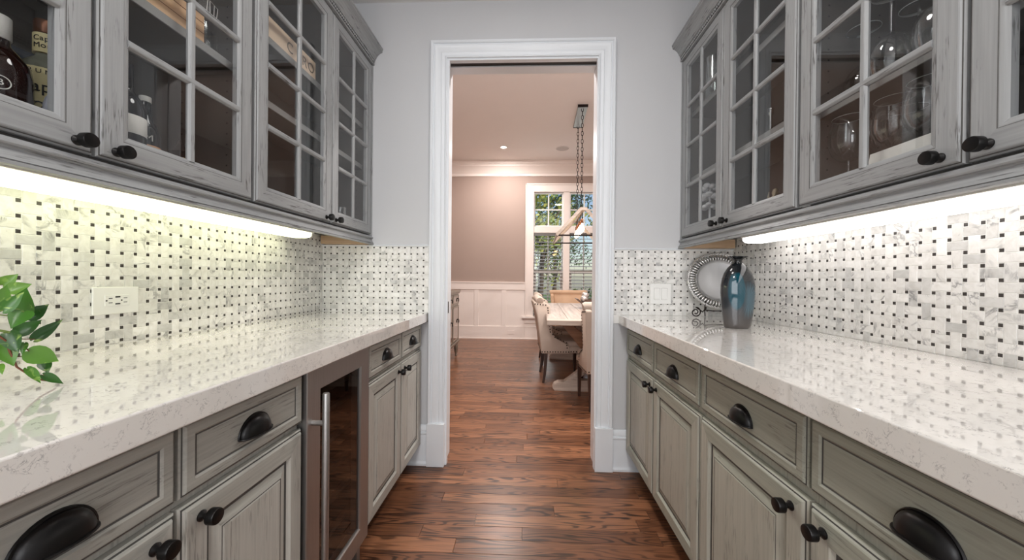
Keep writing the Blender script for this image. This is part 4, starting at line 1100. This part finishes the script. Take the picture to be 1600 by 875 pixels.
# ------------------------------------------------------------------ dining furniture
def chair(loc, rz, label, fabric=LINEN):
    t = thing('dining_chair', loc, label, 'chair', 'upholstered dining chairs', rz)
    hw = .275
    wing = [(-.245, .325), (-.262, .50), (-.300, .74), (-.335, .865), (-.30, .885), (-.20, .872), (-.158, .845), (-.148, .71), (-.125, .545), (-.085, .492), (-.03, .462), (.05, .425), (.062, .36), (.062, .325)]
    for s_ in (-1, 1):
        m = MB(); m.prism(wing, s_ * hw, s_ * (hw - .055), lambda p, q, a: (p, a + math.copysign(max(0, q - .45) * .085, a), q), fabric); m.build('wing', t, True, bevel=.012, smooth=50)
    m = MB(); m.prism([(-.243, .33), (-.26, .50), (-.298, .74), (-.33, .875), (-.24, .875), (-.20, .72), (-.165, .50), (-.15, .33)], -hw + .05, hw - .05, lambda p, q, a: (p, a + math.copysign(max(0, q - .45) * .085, a), q), fabric); m.build('backrest', t, True, bevel=.015, smooth=50)
    m = MB(); m.tube([(-.268, -hw - .042, .893), (-.268, -hw - .026, .897), (-.268, hw + .026, .897), (-.268, hw + .042, .893)], [.036, .043, .043, .036], fabric, 14); m.build('roll_top', t, True, smooth=50)
    m = MB(); m.box(-.22, .245, -hw + .02, hw - .02, .325, .395, fabric); m.build('seat_frame', t, True, bevel=.015, smooth=50)
    m = MB(); m.box(-.17, .25, -hw + .035, hw - .035, .385, .455, fabric); m.build('seat', t, True, bevel=.028, seg=3, smooth=50)
    m = MB()
    path = [(-.318, .862), (-.205, .850), (-.182, .82), (-.172, .71), (-.150, .56), (-.10, .505), (-.04, .478), (.025, .445), (.036, .36)]
    low = [(-.235, .345), (.22, .345)]
    for pts in (path, low):
        for (x0, z0), (x1, z1) in zip(pts, pts[1:]):
            L = math.hypot(x1 - x0, z1 - z0); k = max(1, int(L / .027))
            for i in range(k):
                f = i / k
                for s_ in (-1, 1): m.ball((x0 + (x1 - x0) * f, s_ * (hw + (.001 + max(0, z0 + (z1 - z0) * f - .45) * .085 if pts is path else (-.018 if x0 + (x1 - x0) * f > .06 else .001))), z0 + (z1 - z0) * f), .0075, NAIL, 6, 4, (1, .5, 1))
    for i in range(20):
        y = -hw + .02 + i * (2 * hw - .04) / 19
        m.ball((-.246, y, .345), .0075, NAIL, 6, 4, (.5, 1, 1)); m.ball((-.317, y, .84), .0075, NAIL, 6, 4, (.5, 1, 1))
    stuff(m.build('nailhead_trim', t, True, smooth=60))
    for x, y, k in ((-.19, -1, -1), (-.19, 1, -1), (.20, -1, 1), (.20, 1, 1)):
        m = MB(); yy = y * (hw - .045)
        pts = [(x + (-.028 if k < 0 else .0), yy, 0), (x + (-.012 if k < 0 else .0), yy, .10), (x + (-.004 if k < 0 else 0), yy, .22), (x, yy, .335)]
        m.tube(pts, [.017, .020, .024, .027], DARKWOOD, 4); m.build('leg', t, True, bevel=.003)
    return t
chair((.40, 4.18, 0), math.radians(2), 'cream nailhead dining chair facing the table, nearest on its long side')
chair((.42, 4.98, 0), math.radians(2), 'cream nailhead dining chair farther along the long side, mostly hidden')
chair((.765, 3.34, 0), math.radians(90 + 5), 'cream nailhead dining chair with its back to us at the near table end')
chair((.72, 6.02, 0), math.radians(-90), 'tan dining chair at the far table end in front of the window', LINEN2)
def table():
    t = thing('dining_table', (.72, 4.42, 0), 'whitewashed farmhouse trestle dining table with a plank top', 'table', rz=math.radians(-2.2))
    L, Wd = 1.20, .49; zt = .76
    # planks run along the table, breadboard ends across
    n = 5; w = 2 * Wd / n
    for k in range(n):
        m = MB(); x0 = -Wd + k * w; m.box(x0 + .0012, x0 + w - .0012, -L + .12, L - .12, zt - .04, zt, WASHED); m.build('plank', t, True, bevel=.003)
    for s_ in (-1, 1):
        m = MB(); a, b = sorted((s_ * L, s_ * (L - .1175))); m.box(-Wd, Wd, a, b, zt - .045, zt, WASHEDX); m.build('breadboard', t, True, bevel=.004)
        m = MB(); m.box(-Wd + .03, -Wd + .05, -L + .14, L - .14, zt - .085, zt - .04, WASHED) if s_ < 0 else m.box(Wd - .05, Wd - .03, -L + .14, L - .14, zt - .085, zt - .04, WASHED); m.build('apron', t, True, bevel=.002)
    for y in (-.72, .72):
        # scroll foot
        pr = [(-.40, 0), (-.42, .03), (-.405, .065), (-.365, .088), (-.30, .092), (-.28, .11), (.28, .11), (.30, .092), (.365, .088), (.405, .065), (.42, .03), (.40, 0)]
        m = MB(); m.prism(pr, y - .05, y + .05, lambda p, q, a: (p, a, q), WASHEDX); m.build('foot', t, True, bevel=.004)
        m = MB(); m.box(-.055, .055, y - .05, y + .05, .11, zt - .085, WASHED); m.build('post', t, True, bevel=.004)
        m = MB(); m.box(-.36, .36, y - .045, y + .045, zt - .10, zt - .042, WARMOAK); m.build('top_cleat', t, True, bevel=.004)
        for s_ in (-1, 1):
            br = [(.05, .30), (.12, .40), (.21, .52), (.33, zt - .10), (.22, zt - .10), (.12, .58), (.05, .50)]
            m = MB(); m.prism([(p * s_, q) for p, q in br], y - .035, y + .035, lambda p, q, a: (p, a, q), WARMOAK); m.build('brace', t, True, bevel=.003)
            br = [(.05, .30), (.28, .11), (.17, .11), (.05, .21)]
            m = MB(); m.prism([(p * s_, q) for p, q in br], y - .035, y + .035, lambda p, q, a: (p, a, q), WASHED); m.build('brace', t, True, bevel=.003)
    m = MB(); m.box(-.04, .04, -.67, .67, .20, .30, WASHED); m.build('stretcher', t, True, bevel=.004)
    # centrepiece
    c = (.95, 4.62)
    b = thing('tray_bowl', (c[0], c[1], zt), 'dark wooden footed trough bowl on the dining table', 'bowl')
    dw = wood('bowl_wood', (74, 54, 44), (110, 84, 68), 'x', .5)
    m = MB()
    outer = [(-.33, .125), (-.24, .05), (.24, .05), (.33, .125), (.31, .125), (.23, .065), (-.23, .065), (-.31, .125)]
    m.prism(outer, -.10, .10, lambda p, q, a: (c[0] + p, c[1] + a, zt + q), dw); m.box(c[0] - .23, c[0] + .23, c[1] - .10, c[1] - .088, zt + .051, zt + .118, dw); m.box(c[0] - .23, c[0] + .23, c[1] + .088, c[1] + .10, zt + .051, zt + .118, dw)
    m.build('trough', b, bevel=.002)
    m = MB(); m.box(c[0] - .10, c[0] + .10, c[1] - .06, c[1] + .06, zt + .0005, zt + .051, dw); m.build('foot', b, bevel=.004)
    bl = pm('mercury_glass_ball', (196, 190, 186), .25, .6, .3, 60)
    for k in range(8):
        x = c[0] - .225 + (k % 4) * .14 + (.03 if k > 3 else 0); y = c[1] + (-.038 if k < 4 else .062); z = zt + (.119 if k < 4 else .160)
        m = MB(); m.ball((x, y, z), .0485 + .003 * (k % 2), bl, 16, 10); o = m.build('decorative_ball', smooth=60)
        tag(o, 'mottled silver ball in the %s layer of the trough bowl, %s from its taupe-wall end' % (('lower', 'upper')[k // 4], ('first', 'second', 'third', 'fourth')[k % 4]), 'ball', 'silver balls in the trough bowl')
table()
def sideboard():
    x1, x0, y0, y1 = -.985, -1.44, 3.95, 5.27
    t = thing('sideboard', ((x0 + x1) / 2, (y0 + y1) / 2, 0), 'mirrored silver sideboard by the dining room wall', 'sideboard')
    sv = pm('antique_silver_leaf', (150, 138, 124), .35, .6, .2, 30); mir = pm('aged_mirror', (176, 164, 156), .08, 1.0, .05, 10)
    m = MB(); m.box(x0, x1 - .012, y0, y1, .22, .92, sv); m.build('carcass', t, bevel=.003)
    m = MB(); m.box(x0 - .01, x1 + .02, y0 - .02, y1 + .02, .93, .955, sv); m.box(x0, x1 + .008, y0 - .01, y1 + .01, .905, .93, sv); m.build('top', t, bevel=.005)
    m = MB(); m.box(x0, x1 + .010, y0 - .01, y1 + .01, .20, .235, sv); m.build('base_moulding', t, bevel=.006)
    n = 3; w = (y1 - y0) / n
    for k in range(n):
        a, b = y0 + k * w + .02, y0 + (k + 1) * w - .02
        for nm, z0, z1 in (('drawer', .76, .89), ('door', .25, .735)):
            m = MB(); ring_panel(m, lambda d, y, z: (x1 - .012 + d, y, z), .014, a, b, z0, z1, [(0, -.014), (0, 0), (.02, 0), (.024, -.004)], sv, sv, mir); d = m.build(nm, t)
            yk = b - .06 if nm == 'door' else (b - .08); zk = .52 if nm == 'door' else .825
            m = MB(); m.tube([(x1 + .012, yk + .022 * math.cos(i * PI / 8), zk - .012 + .022 * math.sin(i * PI / 8)) for i in range(16)], .004, IRON, 6, True); m.ball((x1 + .006, yk, zk + .012), .009, IRON, 10, 6); m.build('ring_pull', d, smooth=60)
    for x in (x0 + .04, x1 - .03):
        for y in (y0 + .05, y1 - .05):
            m = MB(); m.lathe([(.0001, 0), (.013, 0), (.018, .012), (.012, .03), (.024, .06), (.03, .15), (.022, .17), (.03, .19), (.03, .205)], sv, 14, lambda a, b, c: (x + a, y + b, c)); m.build('leg', t, smooth=40)
sideboard()
def lantern():
    cy, cx = 4.85, .69; rz = math.radians(-2)
    t = thing('chandelier', (cx, cy, 1.655), 'wooden prism-frame chandelier with glowing bulbs hung on two chains', 'chandelier', rz=rz)
    zb, zr, hw, hl = 0, .315, .318, .48
    def beam(a, b, r, nm='beam', M=LANTERNWOOD, n=4):
        m = MB(); m.tube([a, b], r, M, n); m.build(nm, t, True)
    for s_ in (-1, 1):
        y = s_ * hl
        beam((-hw, y, zb), (-.028, y, zr), .026); beam((hw, y, zb), (.028, y, zr), .026)
        beam((-.04, y, zr), (.04, y, zr), .026)
        beam((-hw, y, zb), (hw, y, zb), .010, 'rod', IRON, 6)
        beam((s_ * hw, -hl, zb), (s_ * hw, hl, zb), .014)
    beam((0, -hl, zr), (0, hl, zr), .022)
    for k in range(5):
        y = -.34 + k * .17
        m = MB(); m.tube([(0, y, zr - .02), (0, y, zr - .10)], .006, IRON, 6); m.lathe([(.012, zr - .15), (.016, zr - .145), (.016, zr - .10), (.008, zr - .09)], pm('brass_socket', (150, 100, 70), .35, .8) if k == 0 else bpy.data.materials['brass_socket'], 12, lambda a, b, c: (a, y + b, c)); s_ = m.build('socket', t, True, smooth=40)
        m = MB(); m.lathe([(.008, zr - .148), (.012, zr - .165), (.026, zr - .20), (.030, zr - .225), (.022, zr - .25), (.0001, zr - .26)], BULB, 14, lambda a, b, c: (a, y + b, c)); m.build('bulb', t, True, smooth=60)
    top = DC - 1.655
    m = MB(); m.box(-.06, .06, -.31, .31, top - .03, top - .0005, pm('canopy_steel', (150, 152, 150), .35, .4)); m.box(-.063, .063, -.315, -.305, top - .033, top, IRON); m.box(-.063, .063, .305, .315, top - .033, top, IRON); m.build('canopy', t, True)
    for y in (-.26, .26):
        m = MB(); z = zr + .02; i = 0
        while z < top - .05:
            pts = []
            for k in range(10):
                a = 2 * PI * k / 10; u, v = .013 * math.cos(a), .030 * math.sin(a)
                pts.append((u, y, z + .02 + v) if i % 2 else (0, y + u, z + .02 + v))
            m.tube(pts, .0040, IRON, 5, True); z += .050; i += 1
        m.tube([(0, y, zr), (0, y, zr + .03)], .005, IRON, 6); m.build('chain', t, True, smooth=60)
lantern()

# ------------------------------------------------------------------ garden outside the window
def garden():
    gr = pm('lawn_ground', (84, 110, 52), .9, var=.3, scale=3, coord='P')
    m = MB(); m.box(-14, 18, FAR + .25, 34, -.5, -.35, gr); S(m.build('ground'))
    def leafmat(n, c1, c2):
        t = NT(n); r = t.N('NewGeometry').outputs['Random Per Island']
        t.set(Base__Color=t.ramp(r, (0, srgb(*c1)), (1, srgb(*c2))), Roughness=.5); return t.M
    mats = [leafmat('foliage_dark', (34, 66, 28), (84, 124, 48)), leafmat('foliage_light', (110, 142, 54), (214, 206, 98)), leafmat('foliage_blue', (70, 104, 96), (150, 184, 182))]
    bark = pm('garden_bark', (92, 76, 64), .9, var=.3, scale=20)
    def cloud(m, c, rad, n, size, M):
        for _ in range(n):
            while True:
                p = Vector((R.uniform(-1, 1), R.uniform(-1, 1), R.uniform(-1, 1)))
                if p.length < 1: break
            q = Vector((c[0] + p.x * rad[0], c[1] + p.y * rad[1], c[2] + p.z * rad[2]))
            a = Vector((R.gauss(0, 1), R.gauss(0, 1), R.gauss(0, 1))).normalized(); b = a.orthogonal().normalized(); s_ = size * R.uniform(.6, 1.3)
            b2 = a.cross(b); m.add([q - b * s_, q + b2 * s_ * .5, q + b * s_, q - b2 * s_ * .5], [(0, 1, 2, 3)], M)
    for k, (x, y, h, s_) in enumerate(((-.2, 8.6, .9, .75), (1.5, 8.9, 1.0, .8), (3.2, 9.0, .95, .8))):
        t = thing('garden_shrub', (x, y, -.35), ('low dark green shrub outside the window by its taupe-wall edge', 'low dark green shrub outside the middle of the window', 'low dark green shrub outside the window behind the doorway casing')[k], 'shrub', 'shrubs outside the window')
        m = MB(); cloud(m, (x, y, h * .4), (s_, .45, h * .55), 900, .05, mats[0]); stuff(m.build('foliage', t, recalc=False))
        m = MB()
        for q in range(4): m.tube([(x, y, -.35), (x + R.uniform(-.3, .3), y, h * .4)], [.02, .008], bark, 5)
        m.build('stem', t)
    for k, (x, y, th, mt) in enumerate(((.4, 11.2, 4.6, 1), (3.2, 12.2, 4.8, 2), (-3.2, 13.2, 4.4, 0), (1.2, 16.0, 5.2, 0), (5.6, 15.5, 4.6, 1), (-1.6, 19.5, 5.6, 2))):
        t = thing('garden_tree', (x, y, -.35), ('yellow-green tree outside the window, nearest behind the blind', 'blue-green tree outside the window behind the lantern', 'dark tree outside beyond the taupe wall edge', 'dark tree deep in the garden', 'yellow-green tree deep in the garden behind the doorway casing', 'blue-green tree farthest in the garden')[k], 'tree', 'garden trees')
        m = MB(); top = (x + R.uniform(-.3, .3), y, th * .62); m.tube([(x, y, -.35), (x + .05, y, th * .3), top], [.11, .08, .05], bark, 8)
        for q in range(9):
            a = R.uniform(0, 2 * PI); z0 = R.uniform(.15, .6) * th; m.tube([(x, y, z0), (x + .5 * math.cos(a), y + .5 * math.sin(a), z0 + .5), (x + 1.0 * math.cos(a), y + 1.0 * math.sin(a), z0 + 1.2)], [.035, .022, .008], bark, 5)
        m.build('trunk', t, smooth=50)
        m = MB()
        for q in range(16):
            a = R.uniform(0, 2 * PI); rr = R.uniform(0, 1.3); cloud(m, (x + rr * math.cos(a), y + rr * math.sin(a), th * R.uniform(.28, 1.08)), (.75, .75, .6), 260, .07, mats[mt])
        stuff(m.build('foliage', t, recalc=False))
garden()
